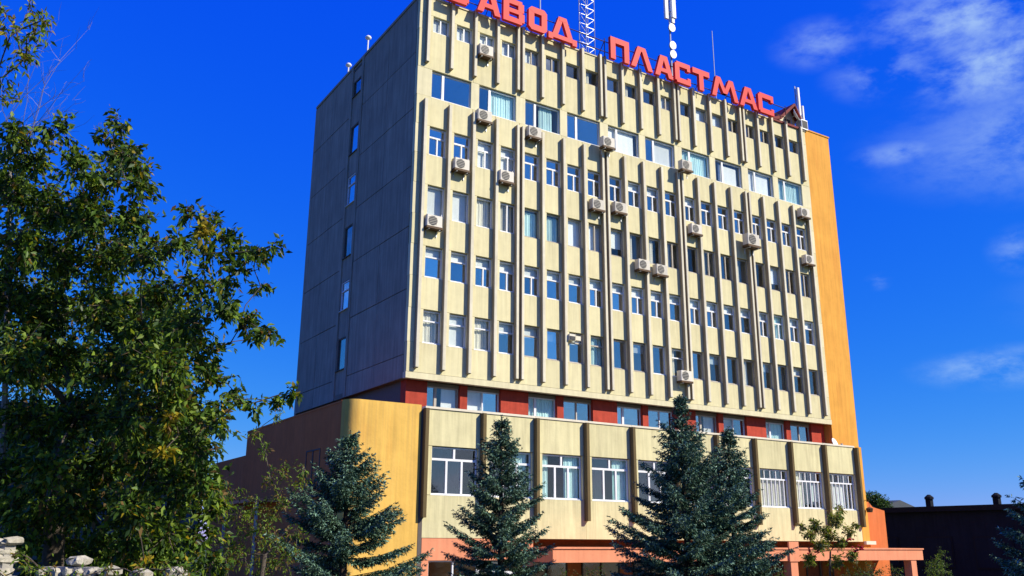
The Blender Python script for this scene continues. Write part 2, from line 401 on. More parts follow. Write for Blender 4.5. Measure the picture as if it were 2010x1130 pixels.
# windows
def frame_mesh(kind, w_, h, m):
    def mk():
        b = MB(); t = .06; y0, y1 = 0, .09
        b.box(0, w_, y0, y1, 0, t); b.box(0, w_, y0, y1, h - t, h); b.box(0, t, y0, y1, t, h - t); b.box(w_ - t, w_, y0, y1, t, h - t)
        for (a0, a1, c0, c1) in bars(kind, w_, h): b.box(a0, a1, y0 - .01, y1 - .01, c0, c1)
        b.box(-.03, w_ + .03, -.1, -.0, -.03, .0)
        return b.mesh('window', MT[m])
    return cached(('frame', kind, round(w_, 3), round(h, 3), m), mk)
def bars(kind, w_, h):
    t = .06; q = .035
    if kind == 'T': return [(t, w_ - t, h * .66 - q - .02, h * .66 + q), (w_ * .52 - q, w_ * .52 + q, t, h * .66 - q - .02)]
    if kind == 'H': return [(t, w_ - t, h * .68 - q, h * .68 + q)]
    if kind == 'V': return [(w_ * .5 - q, w_ * .5 + q, t, h - t)]
    if kind == 'B': return [(w_ * .30 - .07, w_ * .30 + .07, t, h - t)]
    if kind == 'tri': return [(t, w_ - t, h * .74 - .05, h * .74 + .05), (w_ * .5 - .05, w_ * .5 + .05, h * .74 + .05, h - t), (w_ * .34 - .05, w_ * .34 + .05, t, h * .74 - .05), (w_ * .67 - .05, w_ * .67 + .05, t, h * .74 - .05)]
    if kind == 'bars': return [(t, w_ - t, h * .74 - .04, h * .74 + .04)] + [(w_ * k / 7 - .022, w_ * k / 7 + .022, t, h * .74 - .04) for k in (1, 2, 3, 4, 5, 6)] + [(w_ * k / 5 - .022, w_ * k / 5 + .022, h * .74 + .04, h - t) for k in (1, 2, 3, 4)]
    return []
def panes(kind, w_, h):
    t = .05
    if kind in ('T', 'H'): return [(t, w_ - t, t, h * .66), (t, w_ - t, h * .66, h - t)]
    if kind == 'B': return [(t, w_ * .3, t, h - t), (w_ * .3, w_ - t, t, h - t)]
    if kind == 'V': return [(t, w_ * .5, t, h - t), (w_ * .5, w_ - t, t, h - t)]
    if kind in ('tri', 'bars'): return [(t, w_ * .34, t, h * .74), (w_ * .34, w_ * .67, t, h * .74), (w_ * .67, w_ - t, t, h * .74), (t, w_ * .5, h * .74, h - t), (w_ * .5, w_ - t, h * .74, h - t)]
    return [(t, w_ - t, t, h - t)]
def window(x, y, z, w_, h, kind, frame='upvc', glass='glass', cover=(), rz=0, parent=None):
    """cover: list of (material, x0, x1, z0, z1) in fractions hung behind the glass"""
    wo_ = inst('window', frame_mesh(kind, w_, h, frame), parent or BLD, (x, y, z), (0, 0, rz))
    for (a0, a1, c0, c1) in panes(kind, w_, h):
        pw, ph = a1 - a0, c1 - c0; mx_, mz_ = (a0 + a1) / 2 / w_, (c0 + c1) / 2 / h; gl_ = glass
        for (m, f0, f1, g0, g1) in cover:
            if f0 - .1 < mx_ < f1 + .1 and g0 < mz_ < g1: gl_ = 'clear'
        me = cached(('pane', round(pw, 3), round(ph, 3), gl_), lambda: MB().box(-pw / 2, pw / 2, -.004, .004, -ph / 2, ph / 2).mesh('pane', MT[gl_]))
        inst('pane', me, wo_, ((a0 + a1) / 2, .045, (c0 + c1) / 2), (R(rnd.gauss(0, .5)), 0, R(rnd.gauss(0, .7))))
    for (m, a0, a1, c0, c1) in cover:
        me = cached(('cover', m, round(w_, 2), round(h, 2), round(a0, 2), round(a1, 2), round(c0, 2), round(c1, 2)), lambda: cover_mesh(m, w_ * a0 + .03, w_ * a1 - .03, h * c0 + .03, h * c1 - .03))
        inst('curtain' if m in ('mint', 'cream') else 'blind', me, wo_, (0, 0, 0))
    return wo_
def cover_mesh(m, x0, x1, z0, z1):
    b = MB()
    if m == 'blind': b.box(x0, x1, .17, .18, z0, z1)
    else:
        n = max(6, int((x1 - x0) / .05)); i = len(b.v)
        for k in range(n + 1):
            x = x0 + (x1 - x0) * k / n; y = .19 + .025 * math.sin(k * 1.9) + .01 * math.sin(k * .7)
            b.v += [(x, y, z0), (x, y, z1)]
        for k in range(n): b.f.append((i + 2 * k, i + 2 * k + 2, i + 2 * k + 3, i + 2 * k + 1))
    return b.mesh('curtain', MT[m])

GY = .12
for i in range(20):
    x = fx(i) + WOFF
    # top row
    h = heads[0] - sills[0]
    cov = [('blind', 0, 1, 0, 1)] if i in (0, 1, 2, 3) else ([('blind', 0, 1, 0.05, 1)] if rnd.random() < .35 else ([('cream', .0, .5, 0, 1)] if rnd.random() < .3 else []))
    window(x, GY, sills[0], WWID, h, 'V' if i < 4 or rnd.random() < .5 else 'P', 'upvc' if i < 4 else 'oldframe', 'glass' if i < 4 else 'glassdark', cov)
    # third row: white T windows
    h = heads[2] - sills[2]
    cov = [('blind', 0, 1, .66, 1)] if rnd.random() < .3 else []
    if i < 4 and i != 1: cov = [('blind', 0, 1, rnd.choice([.0, .7]), 1)] if i > 1 else []
    window(x, GY, sills[2], WWID, h, 'T', 'upvc', 'glassblue' if i < 6 else 'glass', cov)
    # fourth row: pale curtains
    h = heads[3] - sills[3]
    if i < 8: cov = [(rnd.choice(['blind', 'blind', 'cream']), 0, 1, 0, 1)] if i not in (4, 5) else [('mint', 0, 1, 0, .95), ]
    else: cov = [('cream', 0, rnd.uniform(.3, .6), 0, 1)] if rnd.random() < .6 else ([('blind', 0, 1, .3, 1)] if rnd.random() < .4 else [])
    window(x, GY, sills[3], WWID, h, 'V' if rnd.random() < .4 else 'P', 'upvc' if i < 4 else 'oldframe', 'glass' if i < 8 else 'glassdark', cov)
    # fifth row: white frame, blind pulled down at the top
    h = heads[4] - sills[4]
    cov = [('blind', 0, 1, .66, 1)] if i != 17 else [('mint', 0, 1, 0, 1)]
    window(x, GY, sills[4], WWID, h, 'H' if rnd.random() < .5 else 'T', 'upvc', 'glassblue' if i < 12 else 'glass', cov)
    # lowest row
    h = heads[5] - sills[5]
    if i in (1,): cov = [('blind', 0, 1, 0, 1)]
    elif i < 8: cov = [('blind', 0, 1, .62, 1)] if rnd.random() < .55 else [(rnd.choice(['mint', 'cream']), 0, 1, 0, 1)]
    else: cov = [('cream', 0, rnd.uniform(.3, .6), 0, 1)] if rnd.random() < .35 else ([('blind', 0, 1, .66, 1)] if rnd.random() < .4 else [])
    window(x, GY, sills[5], WWID, h, 'H' if i < 4 or rnd.random() < .4 else 'P', 'upvc' if (i < 4 or i in (10, 11)) else 'oldframe', 'glassblue' if i < 9 else ('glass' if i < 13 else 'glassdark'), cov)
for k in range(10):
    x = fx(2 * k) + .40; h = heads[1] - sills[1]
    cov = [[], [('mint', .32, 1, 0, 1)], [('mint', .45, .85, 0, 1)], [], [('blind', .05, .9, 0, 1)], [('blind', .35, 1, 0, 1)], [('mint', .05, 1, 0, 1)], [('blind', .2, .9, 0, .9)], [('blind', .1, .9, 0, 1)], [('mint', .1, 1, 0, 1)]][k]
    window(x, GY, sills[1], 2.42, h, 'B', 'upvc', 'glassbig', cov)

# left side wall: concrete panels with a recessed window strip
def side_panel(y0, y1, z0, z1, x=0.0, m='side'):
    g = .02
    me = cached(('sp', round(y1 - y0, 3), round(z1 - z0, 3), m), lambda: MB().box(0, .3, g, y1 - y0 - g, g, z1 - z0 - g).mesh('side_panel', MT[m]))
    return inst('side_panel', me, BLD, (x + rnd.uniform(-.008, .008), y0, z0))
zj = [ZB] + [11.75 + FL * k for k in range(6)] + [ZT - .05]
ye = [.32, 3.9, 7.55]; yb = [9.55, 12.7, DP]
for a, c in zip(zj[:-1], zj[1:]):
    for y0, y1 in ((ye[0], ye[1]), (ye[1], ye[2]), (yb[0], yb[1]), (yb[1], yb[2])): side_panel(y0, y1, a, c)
for k, (s, h) in enumerate(zip(sills, heads)):
    s_ = [29.45, 25.55, 22.25, 18.95, 15.75, 12.25][k]; h_ = [30.5, 27.4, 24.1, 20.85, 17.45, 14.1][k]
    top = ZT - .05 if k == 0 else [0, 29.45, 25.55, 22.25, 18.95, 15.75][k]
    side_panel(7.85, 9.25, h_, top, .03)
    if k == 5: side_panel(7.85, 9.25, ZB, s_, .03)
    window(.05, 9.22, s_, 1.34, h_ - s_, 'H' if k in (2, 4) else 'P', 'upvc' if k in (2, 4) else 'darkframe', 'glassdim' if k in (0, 3, 5) else 'glassblue', [], -math.pi / 2)
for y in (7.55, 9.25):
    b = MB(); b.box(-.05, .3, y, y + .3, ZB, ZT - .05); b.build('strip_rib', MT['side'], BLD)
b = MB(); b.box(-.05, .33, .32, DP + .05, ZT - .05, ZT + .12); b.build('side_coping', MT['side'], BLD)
b = MB(); b.box(.31, .36, .33, DP, ZB + .3, ZT - .3)
b = MB(); b.box(.05, W, DP, DP + .3, .0, ZT); b.build('rear_wall', MT['side'], BLD)
b = MB(); b.box(.45, .5, 7.6, 9.5, ZB + .3, ZT - .4); b.build('stairwell_wall', MT['room'], BLD)

# recessed red storey
RZ0, RZ1 = 7.4, ZB - .003
b = MB()
cells = []
for gidx in range(5):
    o = fx(4 * gidx) - .15
    for (a, c) in ((1.15, 3.0), (3.42, 5.4)):
        cells.append((o + a, min(o + c, 30.5)))
prev = .3
for (a, c) in cells:
    me = MB().box(prev, a, .56, 1.15, RZ0, RZ1).mesh('red_pier', MT['red']); inst('red_pier', me, BLD); prev = c
me = MB().box(prev, W - .1, .56, 1.15, RZ0, RZ1).mesh('red_pier', MT['red']); inst('red_pier', me, BLD)
for n, (a, c) in enumerate(cells):
    b = MB(); b.box(a, c, .62, 1.15, RZ0, 9.0); b.build('red_apron', MT['red'], BLD)
    b = MB(); b.box(a, c, .70, 1.15, 10.40, RZ1); b.build('window_lintel', MT['soffit'], BLD)
    cov = [[('blind', .5, 1, 0, 1)], [('blind', 0, .62, 0, 1)], [('mint', 0, 1, 0, 1)], [], [('blind', 0, 1, .5, 1)], []][n % 6]
    window(a, .76, 9.0, c - a, 1.40, 'V' if n % 2 else 'B', 'upvc' if n % 3 else 'oldframe', 'glassbig', cov)
b = MB(); b.box(.3, .55, 1.16, DP, RZ0, RZ1); b.build('recess_side_wall', MT['darkframe'], BLD)
b = MB(); b.box(.6, W - .1, 3.6, 3.8, RZ0, RZ1); b.build('inner_wall', MT['room'], BLD)

# orange stair tower at the right
b = MB(); b.box(W + .02, 33.45, .02, 6.5, -.4, ZT + .16); b.build('stair_tower', MT['orange'], BLD)
b = MB(); b.box(W - .02, 33.5, -.03, 6.55, ZT + .16, ZT + .26); b.build('tower_coping', MT['orange'], BLD)

# low annex in front
LY, LZ, LB = -2.64, 8.85, 3.15
LX0, LBW = -.232, 2.9622
def lx(i): return LX0 + LBW * i
LW0, LW1 = 5.0, 7.08
NB = 10
for i in range(NB):
    x0, x1 = lx(i), lx(i + 1)
    def mkp(z0, z1, a, c):
        g = .01
        me = cached(('lowp', round(c - a, 3), round(z1 - z0, 3)), lambda: MB().box(g, c - a - g, 0, .3, g, z1 - z0 - g).mesh('annex_panel', MT['lowbeige']))
        inst('annex_panel', me, BLD, (a, LY + rnd.uniform(-.008, .008), z0))
    mkp(LW1 + .03, LZ - .1, x0, x1); mkp(LB, LW0 - .03, x0, x1)
    a, c = x0 + .42, x1 - .18
    mkp(LW0 - .03, LW1 + .03, x0, a); mkp(LW0 - .03, LW1 + .03, c, x1)
    kind, fr = ('tri', 'upvc') if i < 7 else ('bars', 'upvc')
    cov = [[], [('mint', .55, .95, 0, 1)], [('mint', .60, 1, 0, 1), ('mint', 0, .22, 0, 1)], [('mint', .62, 1, 0, 1)], [], [], [('cream', 0, .3, 0, 1)], [('cream', 0, 1, 0, .74)], [('cream', 0, .4, 0, 1), ('blind', .62, 1, .18, .7)], [('blind', .25, .7, 0, .72), ('cream', .0, .2, 0, 1)]][i]
    window(a, LY + .13, LW0, c - a, LW1 - LW0, kind, fr, 'glassdim', cov)
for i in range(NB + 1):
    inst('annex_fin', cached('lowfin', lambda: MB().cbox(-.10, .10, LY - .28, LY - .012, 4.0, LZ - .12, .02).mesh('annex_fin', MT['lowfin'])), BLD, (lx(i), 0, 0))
me = MB().box(0, LBW - .016, LY - .05, LY + .35, LZ - .1, LZ).mesh('annex_coping', MT['coping'])
for i in range(NB): inst('annex_coping', me, BLD, (lx(i) + .008, 0, 0))
b = MB(); b.box(-3.6, 30.0, LY + .36, .49, LZ - .6, LZ - .45); b.build('annex_roof', MT['roof'], BLD)
b = MB(); b.box(-3.5, 29.9, LY + .32, .45, LB - .02, LB + .14); b.box(-.2, 29.9, LY + .3, LY + 3.0, LB + .15, LB + .3); b.build('annex_floor', MT['soffit'], BLD)
b = MB(); b.box(.3, 29.4, .46, .54, LB + .3, LZ - .61); b.build('inner_wall', MT['roomdark'], BLD)
b = MB()
for i in range(2, 10, 2): b.box(lx(i) - .05, lx(i) + .05, LY + .35, .45, LB + .31, LZ - .61)
b.build('partition', MT['room'], BLD)
# rounded orange corner; side wall is the same render with shade put into its colour
rad = .6; cxr, cyr = -3.9 + rad, LY + rad
out_ = [(-.42, LY - .02)] + [(cxr - rad * math.sin(t), cyr - rad * math.cos(t) - .02 * math.cos(t)) for t in np.linspace(0, math.pi / 2, 15)] + [(-3.9, -1.95)]
inn = [(-3.6, -1.95)] + [(cxr - (rad - .3) * math.sin(t), cyr - (rad - .3) * math.cos(t)) for t in np.linspace(math.pi / 2, 0, 15)] + [(-.42, LY + .28)]
b = MB()
def ring(z0, z1):
    n = len(out_); i = len(b.v)
    pts = out_ + inn
    b.v += [(p[0], p[1], z0) for p in pts] + [(p[0], p[1], z1) for p in pts]; m_ = len(pts)
    for k in range(m_):
        k2 = (k + 1) % m_; b.f.append((i + k2, i + k, i + m_ + k, i + m_ + k2))
    for k in range(n - 1):
        b.f.append((i + m_ + k, i + m_ + m_ - 1 - k, i + m_ + m_ - 2 - k, i + m_ + k + 1))
        b.f.append((i + k + 1, i + m_ - 2 - k, i + m_ - 1 - k, i + k))
ring(-.4, LZ - .06)
b.build('curved_corner_wall', MT['apricot'], BLD)
b = MB(); ring(LZ - .06, LZ + .03); b.build('curved_coping', MT['apricot'], BLD)
b = MB(); b.box(-.40, -.405 + .2, LY - .02, LY + .3, -.4, LZ - .12); b.build('corner_return', MT['darkframe'], BLD)
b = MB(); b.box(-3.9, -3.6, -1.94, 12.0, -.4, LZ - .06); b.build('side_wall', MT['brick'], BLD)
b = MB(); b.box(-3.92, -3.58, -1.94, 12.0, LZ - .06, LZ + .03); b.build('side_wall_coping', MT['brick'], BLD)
window(-3.93, 2.1, 4.9, 1.8, 2.1, 'V', 'darkframe', 'glassdark', [], -math.pi / 2)
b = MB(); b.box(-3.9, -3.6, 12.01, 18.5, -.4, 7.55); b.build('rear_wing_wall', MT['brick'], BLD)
b = MB(); b.box(-5.0, -3.905, 5.6, 11.6, 4.82, 4.98); b.build('side_canopy', MT['salmon'], BLD)
b = MB(); b.box(-4.98, -4.86, 5.7, 5.82, -.4, 4.82); b.box(-4.98, -4.86, 11.3, 11.42, -.4, 4.82); b.build('canopy_post', MT['steel'], BLD)
# right end of the annex
b = MB(); b.box(lx(10) + .01, 30.06, LY - .015, .01, -.4, LZ - .04); b.build('end_pier', MT['orange'], BLD)
b = MB(); b.prism_y([(30.07, -.4), (33.75, -.4), (33.75, 5.1), (32.6, 5.3), (32.2, 5.62), (30.07, 5.62)], -1.2, .0); b.build('stepped_wall', MT['brick'], BLD)
# ground floor: salmon fascia at the left, canopy with columns in front of the entrance
b = MB(); b.box(-.2, 5.55, LY - .03, LY + .3, 2.22, LB - .01); b.build('fascia', MT['salmon'], BLD)
b = MB(); b.box(-.2, 29.8, LY + 1.6, LY + 1.8, -.4, LB - .02); b.build('ground_floor_wall', MT['brick'], BLD)
for x in (-.19, 5.2):
    b = MB(); b.box(x, x + .34, LY - .02, LY + .3, -.4, 2.22); b.build('column', MT['salmon'], BLD)
for k in range(2): window(.16 + 2.53 * k, LY + .1, .2, 2.5, 2.01, 'tri' if k else 'V', 'upvc', 'glassdark', [])
b = MB(); b.box(5.56, 32.75, -4.25, LY + 1.59, 2.13, 2.72); b.build('canopy', MT['salmon'], BLD)
b = MB(); b.box(5.50, 32.81, -4.31, LY + 1.5, 2.722, 2.80); b.build('canopy_coping', MT['salmon'], BLD)
b = MB(); b.box(20.9, 21.65, -4.36, -4.26, 2.1, 3.12); b.box(21.0, 21.55, -4.3, -3.8, -.4, 2.128); b.build('column', MT['salmon'], BLD)
b = MB(); b.box(31.6, 32.1, -4.2, -3.7, -.4, 2.128); b.build('column', MT['salmon'], BLD)
for k in range(7):
    x = 6.2 + 3.3 * k
    if abs(x + 1.2 - 21.3) > 1: window(x, LY + 1.5, -.2, 2.4, 2.3, 'V', 'darkframe', 'glassdark', [])
b = MB(); b.box(29.45, 30.35, LY - .2, LY - .02, 3.0, 3.2); b.build('ledge', MT['coping'], BLD)

# ------------------------------------------------------------------ rooftop sign
SIGN = thing('rooftop_sign', 'red block letter factory sign standing along the roof edge', 'sign', (0, -.5, ZT))
def strokes(ch, w_, h, t):
    """letter as polygons (outline in XZ)"""
    def rect(a, c, d, e): return [(a, d), (c, d), (c, e), (a, e)]
    def bar(x0, z0, x1, z1, th):      # slanted bar with horizontal ends
        return [(x0 - th / 2, z0), (x0 + th / 2, z0), (x1 + th / 2, z1), (x1 - th / 2, z1)]
    m = t * .5
    if ch == 'П': return [rect(0, t, 0, h), rect(w_ - t, w_, 0, h), rect(t, w_ - t, h - t, h)]
    if ch == 'Т': return [rect(0, w_, h - t, h), rect(w_ / 2 - t / 2, w_ / 2 + t / 2, 0, h - t)]
    if ch == 'С': return [rect(0, t, t * .35, h - t * .35), rect(t * .35, w_, h - t * .9, h), rect(t * .35, w_, 0, t * .9), rect(w_ - t * .7, w_, h - t * 1.35, h - t * .9), rect(w_ - t * .7, w_, t * .9, t * 1.25)]
    if ch == 'О': return [rect(0, t, t * .5, h - t * .5), rect(w_ - t, w_, t * .5, h - t * .5), [(0, t * .5), (t * .5, 0), (w_ - t * .5, 0), (w_, t * .5), (w_ - t, t), (t, t)], [(0, h - t * .5), (t, h - t), (w_ - t, h - t), (w_, h - t * .5), (w_ - t * .5, h), (t * .5, h)]]
    if ch == 'В': return [rect(0, t, 0, h), rect(t, w_ - t * .4, h - t * .85, h), rect(t, w_ - t * .4, 0, t * .85), rect(t, w_ - t * .35, h * .5 - t * .35, h * .5 + t * .35), rect(w_ - t, w_, t * .4, h * .5 - t * .1), rect(w_ - t * 1.1, w_ - t * .1, h * .5 + t * .1, h - t * .4)]
    if ch == 'З': return [rect(w_ - t, w_, t * .4, h * .5 - t * .1), rect(w_ - t, w_, h * .5 + t * .1, h - t * .4), rect(0, w_ - t * .3, 0, t * .85), rect(0, w_ - t * .3, h - t * .85, h), rect(w_ * .3, w_ - t * .3, h * .5 - t * .35, h * .5 + t * .35), rect(0, t * .8, t * .85, t * 1.3), rect(0, t * .8, h - t * 1.3, h - t * .85)]
    if ch == 'А': return [bar(m, 0, w_ / 2 - t * .25, h, t), bar(w_ - m, 0, w_ / 2 + t * .25, h, t), rect(w_ * .25, w_ * .75, h * .22, h * .22 + t * .7)]
    if ch == 'Л': return [bar(m, 0, w_ / 2 - t * .3, h, t), bar(w_ - m, 0, w_ / 2 + t * .3, h, t), rect(w_ / 2 - t * .7, w_ / 2 + t * .7, h - t * .8, h)]
    if ch == 'Д': return [bar(w_ * .24, t * .7, w_ / 2 - t * .25, h, t * .95), bar(w_ * .76, t * .7, w_ / 2 + t * .25, h, t * .95), rect(w_ * .08, w_ * .92, 0, t * .7), rect(w_ * .0, w_ * .16, -t * .35, t * .7), rect(w_ * .84, w_, -t * .35, t * .7), rect(w_ / 2 - t * .6, w_ / 2 + t * .6, h - t * .7, h)]
    if ch == 'М': return [bar(m, 0, w_ * .26, h, t), bar(w_ - m, 0, w_ * .74, h, t), bar(w_ * .5, h * .25, w_ * .27, h, t * .9), bar(w_ * .5, h * .25, w_ * .73, h, t * .9)]
LET = [('З', 1.3, 2.65), ('А', 3.2, 4.72), ('В', 4.9, 6.32), ('О', 6.62, 7.9), ('Д', 8.0, 10.05), ('П', 12.62, 14.08), ('Л', 14.22, 15.98), ('А', 16.18, 17.7),
       ('С', 17.88, 19.2), ('Т', 19.42, 20.92), ('М', 21.1, 23.55), ('А', 23.68, 25.38), ('С', 25.5, 27.0)]
for n, (ch, a, c) in enumerate(LET):
    b = MB()
    for k, p in enumerate(strokes(ch, c - a, 1.5, .385)):
        b.prism_y(p, -.11 - .002 * k, .11 + .002 * k)
    o = b.build('letter', MT['letter'], SIGN, (a, -.02, -.12), True)
    o.data.polygons.foreach_set('use_smooth', [False] * len(o.data.polygons))
    o['label'] = 'red letter ' + ch
for z in (.35, 1.05):
    b = MB(); b.tube([(1.2, .17, z), (28.6, .17, z)], [.03, .03], 5); b.build('rail', MT['lamp'], SIGN)
for k in range(11):
    x = 1.6 + 2.7 * k; b = MB(); b.tube([(x, .2, -.1), (x, .2, 1.3)], [.03, .03], 5); b.tube([(x, .22, 1.1), (x, 1.3, -.1)], [.025, .025], 5); b.build('strut', MT['lamp'], SIGN)

# ------------------------------------------------------------------ air conditioners
def ac_meshes():
    b = MB(); b.cbox(-.44, .44, -.36, 0, 0, .6, .03); c = b.mesh('casing', MT['acwhite'])
    b = MB(); b.disc_y(-.1, -.378, .3, .25, 18, .02); g = b.mesh('fan_grille', MT['acdark'])
    b = MB()
    for k in range(5): b.box(-.34, .14, -.388, -.379, .115 + .09 * k, .13 + .09 * k)
    q = b.mesh('guard', MT['acwhite'])
    b = MB(); b.box(-.46, .46, -.4, .02, -.12, -.004); shadow_slab = b.mesh('underside_shadow', MT['lamp'])  # dark slab added to imitate the shadow beneath the unit
    b = MB(); b.box(-.02, .02, -.36, .06, -.17, -.125); b.box(-.02, .02, .02, .06, -.42, -.17); br = b.mesh('bracket', MT['steel'])
    b = MB(); b.tube([(.44, -.12, .12), (.54, -.1, .1), (.56, -.03, .4), (.56, .02, .85)], [.025] * 4, 5); pp = b.mesh('pipe', MT['whitepaint'])
    return c, g, q, br, shadow_slab, pp
ORD = ['first', 'second', 'third', 'fourth', 'fifth', 'sixth', 'seventh', 'eighth', 'ninth', 'tenth', 'eleventh', 'twelfth', 'thirteenth', 'fourteenth', 'fifteenth', 'sixteenth', 'seventeenth', 'eighteenth', 'nineteenth', 'twentieth']
ROWN = ['top', 'second', 'third', 'fourth', 'fifth', 'lowest']
ac = ac_meshes()
ACS = [(3.95, 29.27, 0), (3.92, 25.27, 1), (7.19, 25.16, 1), (12.24, 25.73, 1), (2.58, 22.09, 2), (5.36, 22.05, 2), (18.43, 25.74, 1), (11.57, 21.75, 2), (13.22, 21.91, 2),
       (29.61, 24.99, 1), (1.07, 18.6, 3), (19.24, 21.76, 2), (23.85, 21.75, 2), (29.65, 21.6, 2), (14.87, 18.68, 3), (16.24, 18.6, 3), (17.8, 12.39, 5)]
for (x, z, r) in ACS:
    if r == 1:
        k = min(9, max(0, min(range(10), key=lambda q: abs(fx(2 * q) + 1.6 - x))))
        where = f'{ORD[k]} large window from the left'
    else:
        k = min(range(20), key=lambda q: abs(fx(q) + .87 - x)); where = f'{ORD[k]} window from the left in the {ROWN[r]} row'
    lab = f'pale air conditioner under the {where}'
    if r == 1 and x in (12.24, 18.43): lab = f'air conditioner on top of the wide fin beside the {where}'
    sc = 1.25 if abs(x - 23.85) < .1 else 1.0
    yy = -.02 if x not in (12.24, 18.43, 23.85) else -.30
    t = thing('air_conditioner', lab, 'air conditioner', (x, yy - .06, z - .3), 0, 'air conditioners on the facade')
    t.scale = (sc, sc, sc)
    inst('casing', ac[0], t); inst('fan_grille', ac[1], t); inst('guard', ac[2], t); inst('underside_shadow', ac[4], t); inst('pipe', ac[5], t)
    for s in (-.3, .3): inst('bracket', ac[3], t, (s, 0, 0))
# old window unit with a yellow hood
t = thing('window_ventilator', 'yellowish ventilation box hung at the head of a lowest row window', 'ventilator', (9.85, -.1, 13.5))
MB().box(-.42, -.02, -.3, .1, 0, .34).build('housing', MT['cream'], t); MB().box(-.40, -.06, -.33, -.301, .03, .22).build('outlet', MT['acdark'], t); MB().box(.08, .4, -.2, .1, .06, .3).build('hood', MT['fin'], t)

# ------------------------------------------------------------------ roof equipment
def lattice_mast(name, label, loc, h, wd, m='steel'):
    t = thing(name, label, 'mast', loc)
    lg = [(-wd / 2, -wd / 2), (wd / 2, -wd / 2), (wd / 2, wd / 2), (-wd / 2, wd / 2)]
    for (x, y) in lg: MB().tube([(x, y, 0), (x, y, h)], [.032, .032], 5).build('leg', MT[m], t)
    b = MB(); n = int(h / .7)
    for k in range(n):
        z0, z1 = h * k / n, h * (k + 1) / n
        for q in range(4):
            p, r_ = lg[q], lg[(q + 1) % 4]
            b.tube([(p[0], p[1], z0), (r_[0], r_[1], z1)], [.014, .014], 4, False); b.tube([(p[0], p[1], z1), (r_[0], r_[1], z1)], [.014, .014], 4, False)
    b.build('bracing', MT[m], t); return t
RZ = ZT - .2
t = lattice_mast('lattice_mast', 'slender lattice radio mast behind the gap between the sign words', (13.75, 3.2, RZ), 13, .72)
MB().box(-.12, .12, -.6, -.37, 6.5, 9).build('antenna_panel', MT['whitepaint'], t)
def pole_mast(loc, h, label, panels, name='antenna_mast', rr=.07):
    t = thing(name, label, 'antenna', loc)
    MB().tube([(0, 0, 0), (0, 0, h)], [rr, rr * .8], 8).build('pole', MT['steel'], t)
    for (x, y, z, l, ww) in panels:
        b = MB(); b.cbox(x - ww / 2, x + ww / 2, y - .14, y, z, z + l, .04); b.build('antenna_panel', MT['whitepaint'], t)
        b = MB(); b.box(min(0, x), max(0, x) + .03, y + .002, max(y + .06, .0), z + l * .2, z + l * .2 + .05); b.box(min(0, x), max(0, x) + .03, y + .002, max(y + .06, .0), z + l * .8, z + l * .8 + .05); b.build('bracket', MT['steel'], t)
    return t
p = at_Y(1320, 165, 2.5)
t = pole_mast((p[0], 2.5, RZ), 12.0, 'tall pole with white cellular antenna panels above the sign', [(-.42, -.1, 7.0, 2.6, .34), (.18, -.2, 7.2, 2.7, .4), (.45, .2, 7.1, 2.4, .3)])
for z in (4.3, 5.0, 6.4):
    b = MB(); b.tube([(0, -.25, z), (0, -.1, z + .02), (0, .0, z + .05)], [.3, .26, .08], 12); b.build('drum', MT['steel'], t)
p = at_Y(1403, 150, 2.5)
pole_mast((p[0], 2.5, RZ), at_Y(1401, 62, 2.5)[2] - RZ, 'thin whip antenna rising behind the sign', [], 'whip_antenna', .035)
p = at_Y(1060, 15, 2.5)
pole_mast((p[0], 2.5, RZ), 6.5, 'short dark pole behind the first word of the sign', [], 'roof_pole', .06)
pole_mast((31.45, 1.0, ZT + .26), 4.0, 'pale antenna panels on the corner of the roof beside the orange tower', [(.12, -.1, .75, 3.1, .24), (.72, .1, .6, 2.0, .2), (-.45, .0, .9, 1.1, .2)], 'corner_antenna', .06)
for (px, py, y, hh, label, nm) in ((724, 92, 7.7, 1.15, 'white antenna globe on the shaded side roof edge', 'roof_antenna'), (687, 136, 10.8, .75, 'small white antenna at the far end of the side roof edge', 'roof_antenna')):  # white antennas on short poles
    t = thing(nm, label, 'antenna', (.2, y, ZT + .12))
    MB().tube([(0, 0, 0), (0, 0, hh)], [.045, .045], 6).build('pole', MT['whitepaint'], t)
    b = MB(); n = 7; b.tube([(0, 0, hh - .05 + .34 * k / n) for k in range(n + 1)], [max(.02, .2 * math.sin(math.pi * (k + .3) / (n + .6))) for k in range(n + 1)], 10); b.build('globe', MT['whitepaint'], t, None, True)
# rooftop hut with steep dark red sheet roof
t = thing('rooftop_hut', 'cream gabled rooftop hut with steep dark red sheet roof at the end of the sign', 'hut', (29.55, .55, RZ))
b = MB(); b.prism_y([(-1.2, 0), (1.0, 0), (1.0, 1.15), (.5, 2.05), (-1.2, .75)], 0, 1.8); b.build('wall', MT['coping'], t)
b = MB(); b.prism_y([(-2.15, .40), (-2.1, .28), (-1.0, .62), (.52, 2.06), (.46, 2.24), (-1.0, .92)], -.55, 2.1); b.build('roof', MT['darkred'], t)
b = MB(); b.prism_y([(.525, 2.06), (1.12, 1.05), (1.2, 1.12), (.52, 2.24)], -.55, 2.1); b.build('roof', MT['darkred'], t)
b = MB(); b.box(-2.2, .6, -.66, -.56, .18, .34); b.build('fascia_board', MT['darkred'], t)
b = MB(); b.box(-.1, .45, -.03, -.002, .4, 1.1); b.build('vent_panel', MT['acdark'], t)
t = thing('equipment_cabinet', 'grey equipment cabinet on the roof corner under the antenna panels', 'cabinet', (30.75, -.15, ZT + .1))
MB().cbox(-.35, .35, 0, .5, 0, .75, .03).build('casing', MT['steel'], t); MB().box(-.28, .28, -.012, -.001, .08, .68).build('door', MT['acdark'], t)
